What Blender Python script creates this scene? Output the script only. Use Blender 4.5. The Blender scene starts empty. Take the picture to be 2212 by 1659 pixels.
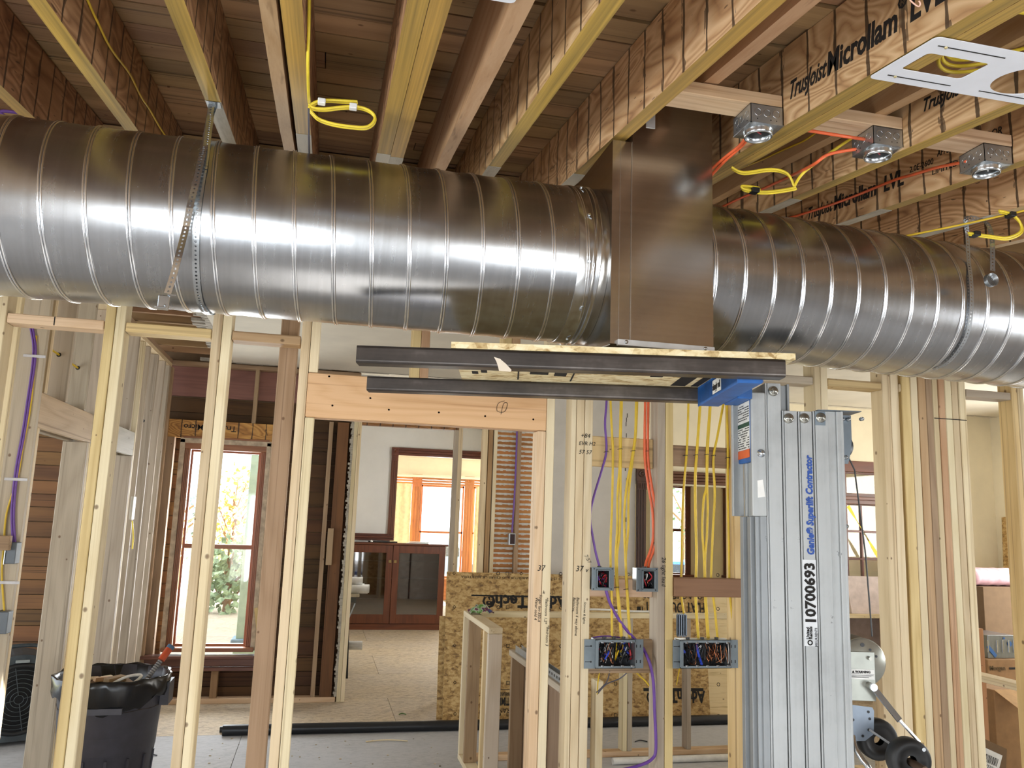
import bpy, math, random
from mathutils import Vector, Matrix
random.seed(7)
C = bpy.context.scene.collection
PI = math.pi

# ---------------------------------------------------------------- camera
FPX, CX, CY, EYE = 1764.64, 1106.0, 829.5, 1.72
YAW, PITCH, ROLL = math.radians(12.726), math.radians(9.423), math.radians(1.962)
_f = Vector((math.sin(YAW)*math.cos(PITCH), math.cos(YAW)*math.cos(PITCH), math.sin(PITCH)))
_r = Vector((math.cos(YAW), -math.sin(YAW), 0)); _u = _r.cross(_f)
RIGHT = _r*math.cos(ROLL) + _u*math.sin(ROLL)
UP = -_r*math.sin(ROLL) + _u*math.cos(ROLL)
FWD = _f
cd = bpy.data.cameras.new('camera'); cam = bpy.data.objects.new('camera', cd); C.objects.link(cam)
cd.sensor_fit = 'HORIZONTAL'; cd.sensor_width = 36.0; cd.lens = FPX*36.0/2212.0
cd.clip_start = 0.02; cd.clip_end = 300
cam.matrix_world = Matrix(((RIGHT.x, UP.x, -FWD.x, 0), (RIGHT.y, UP.y, -FWD.y, 0), (RIGHT.z, UP.z, -FWD.z, EYE), (0, 0, 0, 1)))
bpy.context.scene.camera = cam

# ---------------------------------------------------------------- world, sun, window daylight, one added dining fill, exposure
wd = bpy.data.worlds.new('sky'); bpy.context.scene.world = wd; wd.use_nodes = True
bg = wd.node_tree.nodes['Background']; bg.inputs[0].default_value = (0.86, 0.93, 1.0, 1); bg.inputs[1].default_value = 2.6
def lamp(name, kind, loc, target, energy, color=(1, 1, 1), sx=1, sy=1, spread=180):
    l = bpy.data.lights.new(name, kind); l.energy = energy; l.color = color
    if kind == 'AREA':
        l.shape = 'RECTANGLE'; l.size = sx; l.size_y = sy; l.spread = math.radians(spread)
    o = bpy.data.objects.new(name, l); C.objects.link(o); o.location = loc
    o.rotation_euler = (Vector(target)-Vector(loc)).to_track_quat('-Z', 'Y').to_euler()
    return o
sun = lamp('sun', 'SUN', (10.0, 0.2, 3.0), (0.8, 1.6, 0), 30.0, (1, 0.96, 0.9)); sun.data.angle = math.radians(0.6)
lamp('daylight_back_left', 'AREA', (-1.0, -3.12, 1.1), (-1.0, 3, 1.1), 60, (0.80, 0.90, 1.0), 1.1, 1.9)
lamp('daylight_back_right', 'AREA', (2.0, -3.12, 1.1), (2.0, 3, 1.1), 35, (0.84, 0.92, 1.0), 1.5, 1.9)
lamp('daylight_right_side', 'AREA', (5.3, .9, 1.55), (0, 1.2, 1.4), 45, (0.93, 0.97, 1.0), 1.3, .7)
lamp('daylight_left_side', 'AREA', (-3.62, .5, 1.55), (1, 1.2, 2.3), 85, (0.93, 0.97, 1.0), 1.9, 1.2)
lamp('daylight_left_window', 'AREA', (-0.9, 8.5, 1.4), (-0.9, 4, 1.2), 40, (0.93, 0.97, 1.0), 0.62, 1.75)
lamp('daylight_right_windows', 'AREA', (7.5, 6.0, 1.6), (1, 5.6, 1.6), 92, (1.0, 0.98, 0.94), 2.2, 1.8)
lamp('daylight_bay', 'AREA', (2.6, 17.2, 1.7), (2.0, 12, 1.4), 240, (1, 0.98, 0.95), 3.0, 2.0)
lamp('fill_dining_side', 'AREA', (2.66, 10.6, 1.7), (0.5, 10.9, 1.2), 60, (0.97, 0.98, 1.0), 1.5, 1.5)  # added fill lamp before a solid wall, brightens the dining room
lamp('daylight_far_right', 'AREA', (5.6, 12.3, 1.7), (4.6, 8, 1.5), 70, (1, 0.97, 0.9), 2.0, 1.8)
vs = bpy.context.scene.view_settings
vs.view_transform = 'Standard'; vs.look = 'None'; vs.gamma = 1.0; vs.use_curve_mapping = False
vs.exposure = 0.42

# ---------------------------------------------------------------- helpers
def W(u, v, x=None, y=None, z=None):
    """point where the sight line through a photo pixel meets the plane x=, y= or z="""
    d = RIGHT*((u-CX)/FPX) - UP*((v-CY)/FPX) + FWD
    o = Vector((0, 0, EYE))
    if x is not None: t = x/d.x
    elif y is not None: t = y/d.y
    else: t = (z-EYE)/d.z
    return o + d*t
def lin(h):
    h = h.lstrip('#'); c = [int(h[i:i+2], 16)/255 for i in (0, 2, 4)]
    return tuple((x/12.92 if x <= .04045 else ((x+.055)/1.055)**2.4) for x in c) + (1,)

class MB:
    def __init__(s): s.v = []; s.f = []; s.m = []; s.sm = []; s.T = None
    def add(s, vs, fs, mi=0, smooth=False):
        n = len(s.v)
        s.v += [tuple(s.T @ Vector(p)) if s.T else tuple(p) for p in vs]
        for f in fs: s.f.append([n+i for i in f]); s.m.append(mi); s.sm.append(smooth)
        return s
    def box(s, x0, x1, y0, y1, z0, z1, b=0.0, mi=0):
        if x1 < x0: x0, x1 = x1, x0
        if y1 < y0: y0, y1 = y1, y0
        if z1 < z0: z0, z1 = z1, z0
        if b <= 0:
            vs = [(x, y, z) for x in (x0, x1) for y in (y0, y1) for z in (z0, z1)]
            return s.add(vs, [(0, 1, 3, 2), (4, 6, 7, 5), (0, 4, 5, 1), (2, 3, 7, 6), (0, 2, 6, 4), (1, 5, 7, 3)], mi)
        cx, cy, cz = (x0+x1)/2, (y0+y1)/2, (z0+z1)/2; hx, hy, hz = (x1-x0)/2, (y1-y0)/2, (z1-z0)/2
        b = min(b, hx*.49, hy*.49, hz*.49); vs = []; idx = {}
        for sx in (-1, 1):
            for sy in (-1, 1):
                for sz in (-1, 1):
                    for a in range(3):
                        d = [hx-b, hy-b, hz-b]; d[a] += b
                        idx[(sx, sy, sz, a)] = len(vs); vs.append((cx+sx*d[0], cy+sy*d[1], cz+sz*d[2]))
        fs = []
        for sg in (-1, 1):
            q = [(-1, -1), (1, -1), (1, 1), (-1, 1)]
            for a in range(3):
                f = []
                for p, r in q:
                    k = [0, 0, 0]; k[a] = sg; k[(a+1) % 3] = p; k[(a+2) % 3] = r; f.append(idx[(*k, a)])
                fs.append(f if sg > 0 else f[::-1])
        for a in range(3):
            b1, c1 = (a+1) % 3, (a+2) % 3
            for p in (-1, 1):
                for r in (-1, 1):
                    k0 = [0, 0, 0]; k0[a] = -1; k0[b1] = p; k0[c1] = r; k1 = list(k0); k1[a] = 1
                    f = [idx[(*k0, b1)], idx[(*k1, b1)], idx[(*k1, c1)], idx[(*k0, c1)]]
                    fs.append(f if p*r < 0 else f[::-1])
        for sx in (-1, 1):
            for sy in (-1, 1):
                for sz in (-1, 1):
                    f = [idx[(sx, sy, sz, a)] for a in range(3)]
                    fs.append(f if sx*sy*sz > 0 else f[::-1])
        return s.add(vs, fs, mi)
    def quad(s, a, b, c, d, mi=0): return s.add([a, b, c, d], [(0, 1, 2, 3)], mi)
    def hexa(s, p, mi=0):
        """eight corners: bottom loop 0-3, top loop 4-7"""
        return s.add(p, [(3, 2, 1, 0), (4, 5, 6, 7), (0, 1, 5, 4), (1, 2, 6, 5), (2, 3, 7, 6), (3, 0, 4, 7)], mi)
    def beam(s, a, b, w, h, up=(0, 0, 1), mi=0):
        a = Vector(a); b = Vector(b); d = (b-a).normalized(); r = d.cross(Vector(up)).normalized(); u = r.cross(d)
        o = [r*(-w/2)+u*(-h/2), r*(w/2)+u*(-h/2), r*(w/2)+u*(h/2), r*(-w/2)+u*(h/2)]
        return s.hexa([a+k for k in o]+[b+k for k in o], mi)
    def tube(s, pts, r, n=8, mi=0, cap=True, closed=False):
        pts = [Vector(p) for p in pts]; N = len(pts); vs = []; fs = []
        t0 = (pts[1]-pts[0]).normalized(); nrm = t0.orthogonal().normalized()
        for i, p in enumerate(pts):
            t = (pts[min(i+1, N-1)]-pts[max(i-1, 0)])
            if closed: t = pts[(i+1) % N]-pts[i-1]
            t.normalize(); nrm = (nrm-t*nrm.dot(t)).normalized(); bi = t.cross(nrm)
            rr = r[i] if isinstance(r, (list, tuple)) else r
            vs += [p+(nrm*math.cos(2*PI*k/n)+bi*math.sin(2*PI*k/n))*rr for k in range(n)]
        M = N if closed else N-1
        for i in range(M):
            j = (i+1) % N
            for k in range(n):
                fs.append((i*n+k, i*n+(k+1) % n, j*n+(k+1) % n, j*n+k))
        s.add(vs, fs, mi, True)
        if cap and not closed:
            s.add(vs[:n], [tuple(range(n))[::-1]], mi); s.add(vs[-n:], [tuple(range(n))], mi)
        return s
    def lathe(s, prof, c=(0, 0, 0), axis='z', n=24, mi=0, smooth=True):
        """prof: (radius, height) list, turned about the axis through c"""
        vs = []; fs = []; c = Vector(c)
        for r, h in prof:
            for k in range(n):
                a = 2*PI*k/n; p = (r*math.cos(a), r*math.sin(a), h)
                if axis == 'x': p = (h, p[0], p[1])
                elif axis == 'y': p = (p[1], h, p[0])
                vs.append(c+Vector(p))
        for i in range(len(prof)-1):
            for k in range(n): fs.append((i*n+k, i*n+(k+1) % n, (i+1)*n+(k+1) % n, (i+1)*n+k))
        return s.add(vs, fs, mi, smooth)
    def disc(s, c, r, axis='z', n=20, mi=0, flip=False):
        c = Vector(c); vs = []
        for k in range(n):
            a = 2*PI*k/n; p = (r*math.cos(a), r*math.sin(a), 0)
            if axis == 'x': p = (0, p[0], p[1])
            elif axis == 'y': p = (p[1], 0, p[0])
            vs.append(c+Vector(p))
        f = tuple(range(n)); return s.add(vs, [f[::-1] if flip else f], mi)
    def cyl(s, c, r, h, axis='z', n=20, mi=0, r2=None):
        r2 = r if r2 is None else r2
        s.lathe([(r, 0), (r2, h)], c, axis, n, mi)
        c = Vector(c); e = {'x': Vector((h, 0, 0)), 'y': Vector((0, h, 0)), 'z': Vector((0, 0, h))}[axis]
        s.disc(c, r, axis, n, mi, True); s.disc(c+e, r2, axis, n, mi); return s
    def prism(s, poly, y0, y1, mi=0, plane='xz'):
        """polygon in a plane pushed along the third axis"""
        def P(a, b, t): return {'xz': (a, t, b), 'xy': (a, b, t), 'yz': (t, a, b)}[plane]
        n = len(poly); vs = [P(a, b, y0) for a, b in poly]+[P(a, b, y1) for a, b in poly]
        fs = [tuple(range(n)), tuple(range(2*n-1, n-1, -1))]+[(i, i+n, (i+1) % n+n, (i+1) % n) for i in range(n)]
        return s.add(vs, fs, mi)

def smooth(pts, n=6):
    pts = [Vector(p) for p in pts]; out = []
    for i in range(len(pts)-1):
        p0, p1, p2, p3 = pts[max(i-1, 0)], pts[i], pts[i+1], pts[min(i+2, len(pts)-1)]
        for k in range(n):
            t = k/n
            out.append(0.5*((2*p1)+(p2-p0)*t+(2*p0-5*p1+4*p2-p3)*t*t+(-p0+3*p1-3*p2+p3)*t**3))
    return out+[pts[-1]]

WORLD = {}
def thing(name, label, cat, loc=(0, 0, 0), group=None):
    o = bpy.data.objects.new(name, None); C.objects.link(o); o.location = loc; o.empty_display_size = .1
    o['label'] = label; o['category'] = cat
    if group: o['group'] = group
    WORLD[o.name] = Vector(loc); return o
def struct_empty(name, loc=(0, 0, 0)):
    o = bpy.data.objects.new(name, None); C.objects.link(o); o.location = loc; o['kind'] = 'structure'
    WORLD[o.name] = Vector(loc); return o
def obj(name, mb, mats, parent=None, label=None):
    if not isinstance(mats, (list, tuple)): mats = [mats]
    xs, ys, zs = zip(*mb.v)
    org = Vector(((min(xs)+max(xs))/2, (min(ys)+max(ys))/2, min(zs)))
    me = bpy.data.meshes.new(name)
    me.from_pydata([(x-org.x, y-org.y, z-org.z) for x, y, z in mb.v], [], mb.f)
    for m in mats: me.materials.append(m)
    me.polygons.foreach_set('material_index', mb.m); me.polygons.foreach_set('use_smooth', mb.sm); me.update()
    o = bpy.data.objects.new(name, me); C.objects.link(o)
    o.location = org - (WORLD[parent.name] if parent else Vector())
    WORLD[o.name] = org
    if parent: o.parent = parent
    if label: o['label'] = label
    return o
def tag(o, label, cat, group=None):
    o['label'] = label; o['category'] = cat
    if group: o['group'] = group
    return o
def struct(name, mb, mats, parent=None):
    o = obj(name, mb, mats, parent)
    if not parent: o['kind'] = 'structure'
    return o
def words(s, size, origin, right, up, mat, parent, name='lettering', depth=0.0006, align='LEFT', shear=0, bold=0, sx=1.0, label=None, fit=None):
    cu = bpy.data.curves.new('t', 'FONT'); cu.body = s; cu.size = size; cu.align_x = align; cu.shear = shear; cu.offset = bold
    cu.extrude = depth; cu.resolution_u = 2
    t = bpy.data.objects.new('t', cu); C.objects.link(t)
    dg = bpy.context.evaluated_depsgraph_get(); me = bpy.data.meshes.new_from_object(t.evaluated_get(dg))
    bpy.data.objects.remove(t)
    if fit: sx = fit/max(1e-4, max(v.co.x for v in me.vertices)-min(v.co.x for v in me.vertices))
    R = Vector(right).normalized(); U = Vector(up).normalized(); N = R.cross(U)
    org = Vector(origin)
    me.transform(Matrix(((R.x*sx, U.x, N.x, 0), (R.y*sx, U.y, N.y, 0), (R.z*sx, U.z, N.z, 0), (0, 0, 0, 1))))
    me.materials.clear(); me.materials.append(mat)
    o = bpy.data.objects.new(name, me); C.objects.link(o)
    o.location = org-(WORLD[parent.name] if parent else Vector()); WORLD[o.name] = org
    if parent: o.parent = parent
    if label: o['label'] = label
    return o

# ---------------------------------------------------------------- materials
class N:
    def __init__(s, name):
        s.m = bpy.data.materials.new(name); s.m.use_nodes = True; s.t = s.m.node_tree; s.n = s.t.nodes
        s.b = s.n['Principled BSDF']
    def new(s, typ, **k):
        x = s.n.new(typ)
        for a, v in k.items(): setattr(x, a, v)
        return x
    def link(s, a, b): s.t.links.new(a, b)
    def set(s, sock, v):
        if hasattr(v, 'is_linked') or isinstance(v, bpy.types.NodeSocket): s.link(v, sock)
        else: sock.default_value = v
    def coord(s, scale=(1, 1, 1), rnd=True):
        tc = s.new('ShaderNodeTexCoord'); mp = s.new('ShaderNodeMapping'); mp.inputs['Scale'].default_value = scale
        if getattr(s, 'slope', 0):                     # follow the pitch of the joists
            sp = s.new('ShaderNodeSeparateXYZ'); s.link(tc.outputs['Object'], sp.inputs[0]); cb = s.new('ShaderNodeCombineXYZ')
            s.link(sp.outputs[0], cb.inputs[0]); s.link(sp.outputs[1], cb.inputs[1])
            s.link(s.math('SUBTRACT', sp.outputs[2], s.math('MULTIPLY', sp.outputs[1], s.slope)), cb.inputs[2]); s.link(cb.outputs[0], mp.inputs[0])
        else: s.link(tc.outputs['Object'], mp.inputs[0])
        if rnd:
            oi = s.new('ShaderNodeObjectInfo'); m = s.new('ShaderNodeMath', operation='MULTIPLY'); m.inputs[1].default_value = 61.0
            s.link(oi.outputs['Random'], m.inputs[0]); s.link(m.outputs[0], mp.inputs['Location'])
        return mp.outputs[0]
    def math(s, op, a, b=None, clamp=False):
        m = s.new('ShaderNodeMath', operation=op); m.use_clamp = clamp; s.set(m.inputs[0], a)
        if b is not None: s.set(m.inputs[1], b)
        return m.outputs[0]
    def noise(s, co, scale, detail=3, rough=.55, dist=0):
        x = s.new('ShaderNodeTexNoise'); x.inputs['Scale'].default_value = scale; x.inputs['Detail'].default_value = detail
        x.inputs['Roughness'].default_value = rough; x.inputs['Distortion'].default_value = dist; s.link(co, x.inputs['Vector']); return x.outputs['Fac']
    def ramp(s, f, stops):
        r = s.new('ShaderNodeValToRGB'); e = r.color_ramp.elements
        while len(e) < len(stops): e.new(.5)
        for q, (p, c) in zip(e, stops):
            q.position = p; q.color = c if len(c) == 4 else (*c, 1)
        s.link(f, r.inputs[0]); return r.outputs[0]
    def mix(s, f, a, b, typ='MIX'):
        x = s.new('ShaderNodeMix', data_type='RGBA', blend_type=typ); s.set(x.inputs[0], f)
        s.set(x.inputs[6], a); s.set(x.inputs[7], b); return x.outputs[2]
    def vary(s, col, amt=.25, hue=.0):
        oi = s.new('ShaderNodeObjectInfo'); h = s.new('ShaderNodeHueSaturation')
        v = s.math('MULTIPLY_ADD', oi.outputs['Random'], amt); s.n[-1].inputs[2].default_value = 1-amt/2
        s.link(v, h.inputs['Value'])
        if hue:
            r2 = s.math('FRACT', s.math('MULTIPLY', oi.outputs['Random'], 7.31)); q = s.math('MULTIPLY_ADD', r2, hue); s.n[-1].inputs[2].default_value = .5-hue/2
            s.link(q, h.inputs['Hue'])
        s.link(col, h.inputs['Color']); return h.outputs[0]
    def bump(s, h, strength=.2, dist=.002):
        b = s.new('ShaderNodeBump'); b.inputs['Strength'].default_value = strength; b.inputs['Distance'].default_value = dist
        s.link(h, b.inputs['Height']); s.link(b.outputs[0], s.b.inputs['Normal'])
    def out(s, col, rough=.6, metal=0.0, spec=None):
        s.set(s.b.inputs['Base Color'], col); s.set(s.b.inputs['Roughness'], rough); s.set(s.b.inputs['Metallic'], metal)
        if spec is not None: s.b.inputs['Specular IOR Level'].default_value = spec
        return s.m
_mc = {}
def plain(name, col, rough=.5, metal=0.0, var=0.08, spec=None):
    if name in _mc: return _mc[name]
    k = N(name); co = k.coord((1, 1, 1)); c = lin(col)
    f = k.noise(co, 14, 3)
    lo = tuple(x*(1-var*2) for x in c[:3]); hi = tuple(min(1, x*(1+var)) for x in c[:3])
    _mc[name] = k.out(k.ramp(f, [(.3, lo), (.7, hi)]), rough, metal, spec); return _mc[name]
def sc(axis, along, across):
    return tuple(along if a == axis else across for a in 'xyz')
def wood(name, axis, light, mid, dark, var=.22, knots=True, rings=9.0, hue=.012, rough=.62, streak=.5):
    """sawn softwood: cathedral rings stretched along one axis, fine fibres, knots, a tone per board"""
    key = name+axis
    if key in _mc: return _mc[key]
    k = N(key)
    co = k.coord(sc(axis, .55, 5.0))
    n1 = k.noise(co, 1.0, 2, .5)
    ring = k.math('FRACT', k.math('MULTIPLY', n1, rings))
    ring = k.math('SMOOTH_MIN', ring, k.math('SUBTRACT', 1.0, ring)); k.n[-1].inputs[2].default_value = .2
    fine = k.noise(k.coord(sc(axis, 2.0, 160.0)), 1.0, 3, .6)
    blotch = k.noise(k.coord(sc(axis, 1.3, 6)), 1.0, 3, .6)
    f = k.math('ADD', k.math('MULTIPLY_ADD', ring, .62), k.math('MULTIPLY', k.math('SUBTRACT', fine, .5), streak))
    k.n[-3].inputs[2].default_value = .30
    f = k.math('ADD', f, k.math('MULTIPLY', k.math('SUBTRACT', blotch, .5), .7), True)
    col = k.ramp(f, [(.0, lin(dark)), (.28, lin(mid)), (.75, lin(light))])
    if knots:
        sp = k.new('ShaderNodeSeparateXYZ'); k.link(k.coord((1, 1, 1)), sp.inputs[0]); ia = 'xyz'.index(axis)
        oth = [sp.outputs[i] for i in range(3) if i != ia]
        cb = k.new('ShaderNodeCombineXYZ'); k.link(k.math('MULTIPLY', sp.outputs[ia], .8), cb.inputs[0]); k.link(k.math('ADD', oth[0], oth[1]), cb.inputs[1])
        vo = k.new('ShaderNodeTexVoronoi', voronoi_dimensions='2D'); vo.inputs['Scale'].default_value = 10.0; k.link(cb.outputs[0], vo.inputs['Vector'])
        pk = k.new('ShaderNodeSeparateColor'); k.link(vo.outputs['Color'], pk.inputs[0]); pick = k.math('GREATER_THAN', pk.outputs[0], .78)
        rad = k.math('MULTIPLY_ADD', pk.outputs[1], .07); k.n[-1].inputs[2].default_value = .035
        kn = k.ramp(k.math('DIVIDE', vo.outputs['Distance'], rad), [(.0, (1, 1, 1)), (.55, (.85, .85, .85)), (1.0, (0, 0, 0))])
        halo = k.ramp(k.math('DIVIDE', vo.outputs['Distance'], rad), [(.6, (.5, .5, .5)), (1.0, (0, 0, 0))])
        col = k.mix(k.math('MULTIPLY', k.math('MULTIPLY', kn, .85), pick), col, lin('#5f3f22'))
        ln = k.noise(k.coord(sc(axis, .5, 55.0)), 1.0, 2, .5); lm = k.ramp(ln, [(.60, (0, 0, 0)), (.70, (.55, .55, .55))]); col = k.mix(lm, col, lin(dark))
    col = k.vary(col, var, hue)
    k.bump(k.math('ADD', fine, ring), .12, .001)
    _mc[key] = k.out(col, rough); return _mc[key]
PINE = ('#d6c29c', '#c0a87f', '#8f714b'); WHITE = ('#dfcfab', '#cdb88d', '#9f845b'); YELL = ('#d5bb85', '#bd9f68', '#8b6c42')
GREY = ('#b3a590', '#9c8d78', '#706352'); FIR = ('#dabb99', '#c8a27c', '#986e48'); BRN = ('#a68a6b', '#8b6e51', '#57402b')
OLD = ('#a3825c', '#826243', '#3a2817'); RED = ('#bd9a74', '#a98259', '#7a5838')
def pine(a): return wood('pine_', a, *PINE)
def white(a): return wood('white_pine_', a, *WHITE, rings=7)
def yell(a): return wood('yellow_pine_', a, *YELL)
def grey(a): return wood('grey_pine_', a, *GREY)
def fir(a): return wood('fir_', a, *FIR, rings=11)
def brown(a): return wood('brown_pine_', a, *BRN)
def old(a): return wood('old_wood_', a, *OLD, var=.45, hue=.02, rough=.8, rings=4, streak=.35)
def dark_old(a): return wood('dark_old_wood_', a, '#75532f', '#523820', '#1d1208', var=.5, hue=.02, rough=.8, rings=4, streak=.4)
def darkest_old(a): return wood('darkest_old_wood_', a, '#54391f', '#3a2515', '#150c06', var=.5, hue=.02, rough=.85, rings=4, streak=.4)  # old wood in the darkest brown tones
def red(a): return wood('red_cedar_', a, *RED)
def oakw(a): return wood('stained_oak_', a, '#6a3820', '#4f2716', '#28120a', knots=False, rough=.35)
def oakl(a): return wood('honey_oak_', a, '#b0703f', '#945529', '#5f3015', knots=False, rough=.35)
def lvl_face(axis='y', tint=('#dcb98d', '#c0976a', '#80583a')):
    """veneer face of a laminated joist: contour swirls, dark stained cross lines, drips"""
    key = 'lvl_face_'+axis+tint[0]
    if key in _mc: return _mc[key]
    k = N('lvl_face_'+axis); k.slope = .135 if axis == 'y' else 0
    n1 = k.noise(k.coord(sc(axis, 1.6, 5.5)), 1.0, 2, .45, .6)
    ring = k.math('FRACT', k.math('MULTIPLY', n1, 15.0)); ring = k.math('MULTIPLY', k.math('MINIMUM', ring, k.math('SUBTRACT', 1.0, ring)), 2.0)
    fine = k.noise(k.coord(sc(axis, 9.0, 90.0)), 1.0, 3, .6); big = k.noise(k.coord((2.2, 2.2, 2.2)), 1.0, 3, .6)
    f = k.math('ADD', k.math('MULTIPLY', ring, .55), k.math('MULTIPLY', fine, .35)); f = k.math('ADD', f, k.math('MULTIPLY', k.math('SUBTRACT', big, .4), .55), True)
    col = k.ramp(f, [(.0, lin(tint[2])), (.38, lin(tint[1])), (.8, lin(tint[0]))])
    tc = k.new('ShaderNodeTexCoord'); sp = k.new('ShaderNodeSeparateXYZ'); k.link(tc.outputs['Object'], sp.inputs[0])
    oi = k.new('ShaderNodeObjectInfo')
    a = sp.outputs['xyz'.index(axis)]
    w = k.noise(k.coord((7, 7, 7)), 1.0, 2)
    a2 = k.math('ADD', k.math('DIVIDE', a, .127), k.math('ADD', k.math('MULTIPLY', w, .16), k.math('MULTIPLY', oi.outputs['Random'], 9.0)))
    cell = k.math('FRACT', a2); line = k.math('LESS_THAN', k.math('ABSOLUTE', k.math('SUBTRACT', cell, .5)), k.math('MULTIPLY', k.noise(k.coord((16, 16, 16)), 1.0, 3), .085))
    patch = k.math('GREATER_THAN', k.noise(k.coord(sc(axis, 14, 6)), 1.0, 4, .65), .60); k2 = k.math('LESS_THAN', k.math('ABSOLUTE', k.math('SUBTRACT', cell, .5)), .11)
    dark = k.math('MAXIMUM', line, k.math('MULTIPLY', k.math('MULTIPLY', patch, k2), .8))
    fl = k.math('GREATER_THAN', k.noise(k.coord(sc(axis, 11, 75)), 1.0, 1), .735)
    dark = k.math('MAXIMUM', dark, k.math('MULTIPLY', fl, .75))
    col = k.mix(k.math('MULTIPLY', dark, .86), col, lin('#2a1a0e'))
    col = k.vary(col, .18, .008); k.bump(f, .1, .001)
    _mc[key] = k.out(col, .6); return _mc[key]
def lvl_edge(axis='y'):
    key = 'lvl_edge_'+axis
    if key in _mc: return _mc[key]
    k = N(key); k.slope = .135
    s = k.noise(k.coord(sc(axis, .9, 120)), 1.0, 3, .6); b = k.noise(k.coord(sc(axis, .9, 26)), 1.0, 3, .6)
    col = k.ramp(k.math('ADD', k.math('MULTIPLY', s, .75), k.math('MULTIPLY', k.math('SUBTRACT', b, .4), .6), True), [(.05, lin('#574823')), (.3, lin('#927638')), (.62, lin('#c09a48')), (.95, lin('#d6b36c'))])
    k.bump(s, .2, .001)
    _mc[key] = k.out(k.vary(col, .2, .01), .55); return _mc[key]
def osb(name='osb', light='#d3b784', mid='#b8965f', dark='#7d6037', grey=0.0):
    if name in _mc: return _mc[name]
    k = N(name)
    cols = None
    acc = None
    for i, (s1, rot) in enumerate(((1, .5), (1, -.6), (1, 1.4))):
        tc = k.new('ShaderNodeTexCoord'); mp = k.new('ShaderNodeMapping'); k.link(tc.outputs['Object'], mp.inputs[0])
        mp.inputs['Rotation'].default_value = (rot, rot*.7, rot); mp.inputs['Scale'].default_value = (26, 62, 48)
        vo = k.new('ShaderNodeTexVoronoi'); k.link(mp.outputs[0], vo.inputs['Vector']); vo.inputs['Scale'].default_value = 1.0
        bw = k.new('ShaderNodeRGBToBW'); k.link(vo.outputs['Color'], bw.inputs[0])
        acc = bw.outputs[0] if acc is None else k.math('ADD', acc, bw.outputs[0])
    f = k.math('DIVIDE', acc, 3.0); fine = k.noise(k.coord((60, 60, 60), False), 1.0, 3)
    f = k.math('ADD', f, k.math('MULTIPLY', k.math('SUBTRACT', fine, .5), .5))
    col = k.ramp(f, [(.22, lin(dark)), (.45, lin(mid)), (.72, lin(light))])
    if grey:
        d = k.noise(k.coord((1.2, 1.2, 1.2), False), 1.0, 4, .6)
        col = k.mix(k.ramp(d, [(.3, (grey,)*3), (.7, (grey*.55,)*3)]), col, lin('#b7b8bb'))
    k.bump(f, .12, .001); _mc[name] = k.out(k.vary(col, .1), .75); return _mc[name]
def plaster(name, col, amt=.06, scale=2.0):
    if name in _mc: return _mc[name]
    k = N(name); c = lin(col); n = k.noise(k.coord((scale,)*3, False), 1.0, 4, .6); f = k.noise(k.coord((40,)*3, False), 1.0, 3)
    lo = tuple(x*(1-amt*2) for x in c[:3]); k.bump(k.math('ADD', n, k.math('MULTIPLY', f, .4)), .15, .004)
    _mc[name] = k.out(k.ramp(n, [(.3, lo), (.65, c)]), .85); return _mc[name]
def galv(name, axis, base='#b4b6b8', rough=.25, streak=.10):
    """galvanised sheet: brushed streaks round the duct, faint spangle, dull smears"""
    if name in _mc: return _mc[name]
    k = N(name); st = k.noise(k.coord(sc(axis, 75, 2.0), False), 1.0, 3, .6); sm = k.noise(k.coord((5, 7, 7), False), 1.0, 4, .6)
    sp = k.noise(k.coord((55, 55, 55), False), 1.0, 2)
    f = k.math('ADD', k.math('MULTIPLY', st, .5), k.math('ADD', k.math('MULTIPLY', sm, .35), k.math('MULTIPLY', sp, .15)))
    c = lin(base)[:3]; col = k.ramp(f, [(.3, tuple(x*.84 for x in c)), (.7, tuple(min(1, x*1.07) for x in c))])
    r = k.math('MULTIPLY_ADD', f, streak); k.n[-1].inputs[2].default_value = rough-streak*.35
    _mc[name] = k.out(col, r, 1.0); return _mc[name]
def steel_black():
    if 'mill_steel' in _mc: return _mc['mill_steel']
    k = N('mill_steel'); st = k.noise(k.coord((2.5, 26, 26), False), 1.0, 4, .65); b = k.noise(k.coord((6, 6, 6), False), 1.0, 4, .7)
    f = k.math('ADD', k.math('MULTIPLY', st, .5), k.math('MULTIPLY', b, .5))
    col = k.ramp(f, [(.3, lin('#393634')), (.55, lin('#524c48')), (.78, lin('#78716c'))])
    sc_ = k.math('GREATER_THAN', k.noise(k.coord((9, 120, 120), False), 1.0, 2), .74)
    col = k.mix(sc_, col, lin('#b3aca8')); _mc['mill_steel'] = k.out(col, .38, .75); return _mc['mill_steel']
def alum(name='aluminium', base='#aeb1b1', rough=.55):
    if name in _mc: return _mc[name]
    k = N(name); st = k.noise(k.coord((60, 60, 1.2), False), 1.0, 3); b = k.noise(k.coord((5, 5, 3.5), False), 1.0, 5, .7)
    c = lin(base)[:3]
    col = k.ramp(k.math('ADD', k.math('MULTIPLY', st, .3), k.math('MULTIPLY', b, .7)), [(.3, tuple(x*.72 for x in c)), (.52, c), (.8, tuple(min(1, x*1.12) for x in c))])
    sm = k.math('GREATER_THAN', k.noise(k.coord((13, 13, 8), False), 1.0, 5, .75), .66)
    col = k.mix(k.math('MULTIPLY', sm, .55), col, lin('#55585a')); _mc[name] = k.out(col, rough, .35); return _mc[name]

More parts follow.
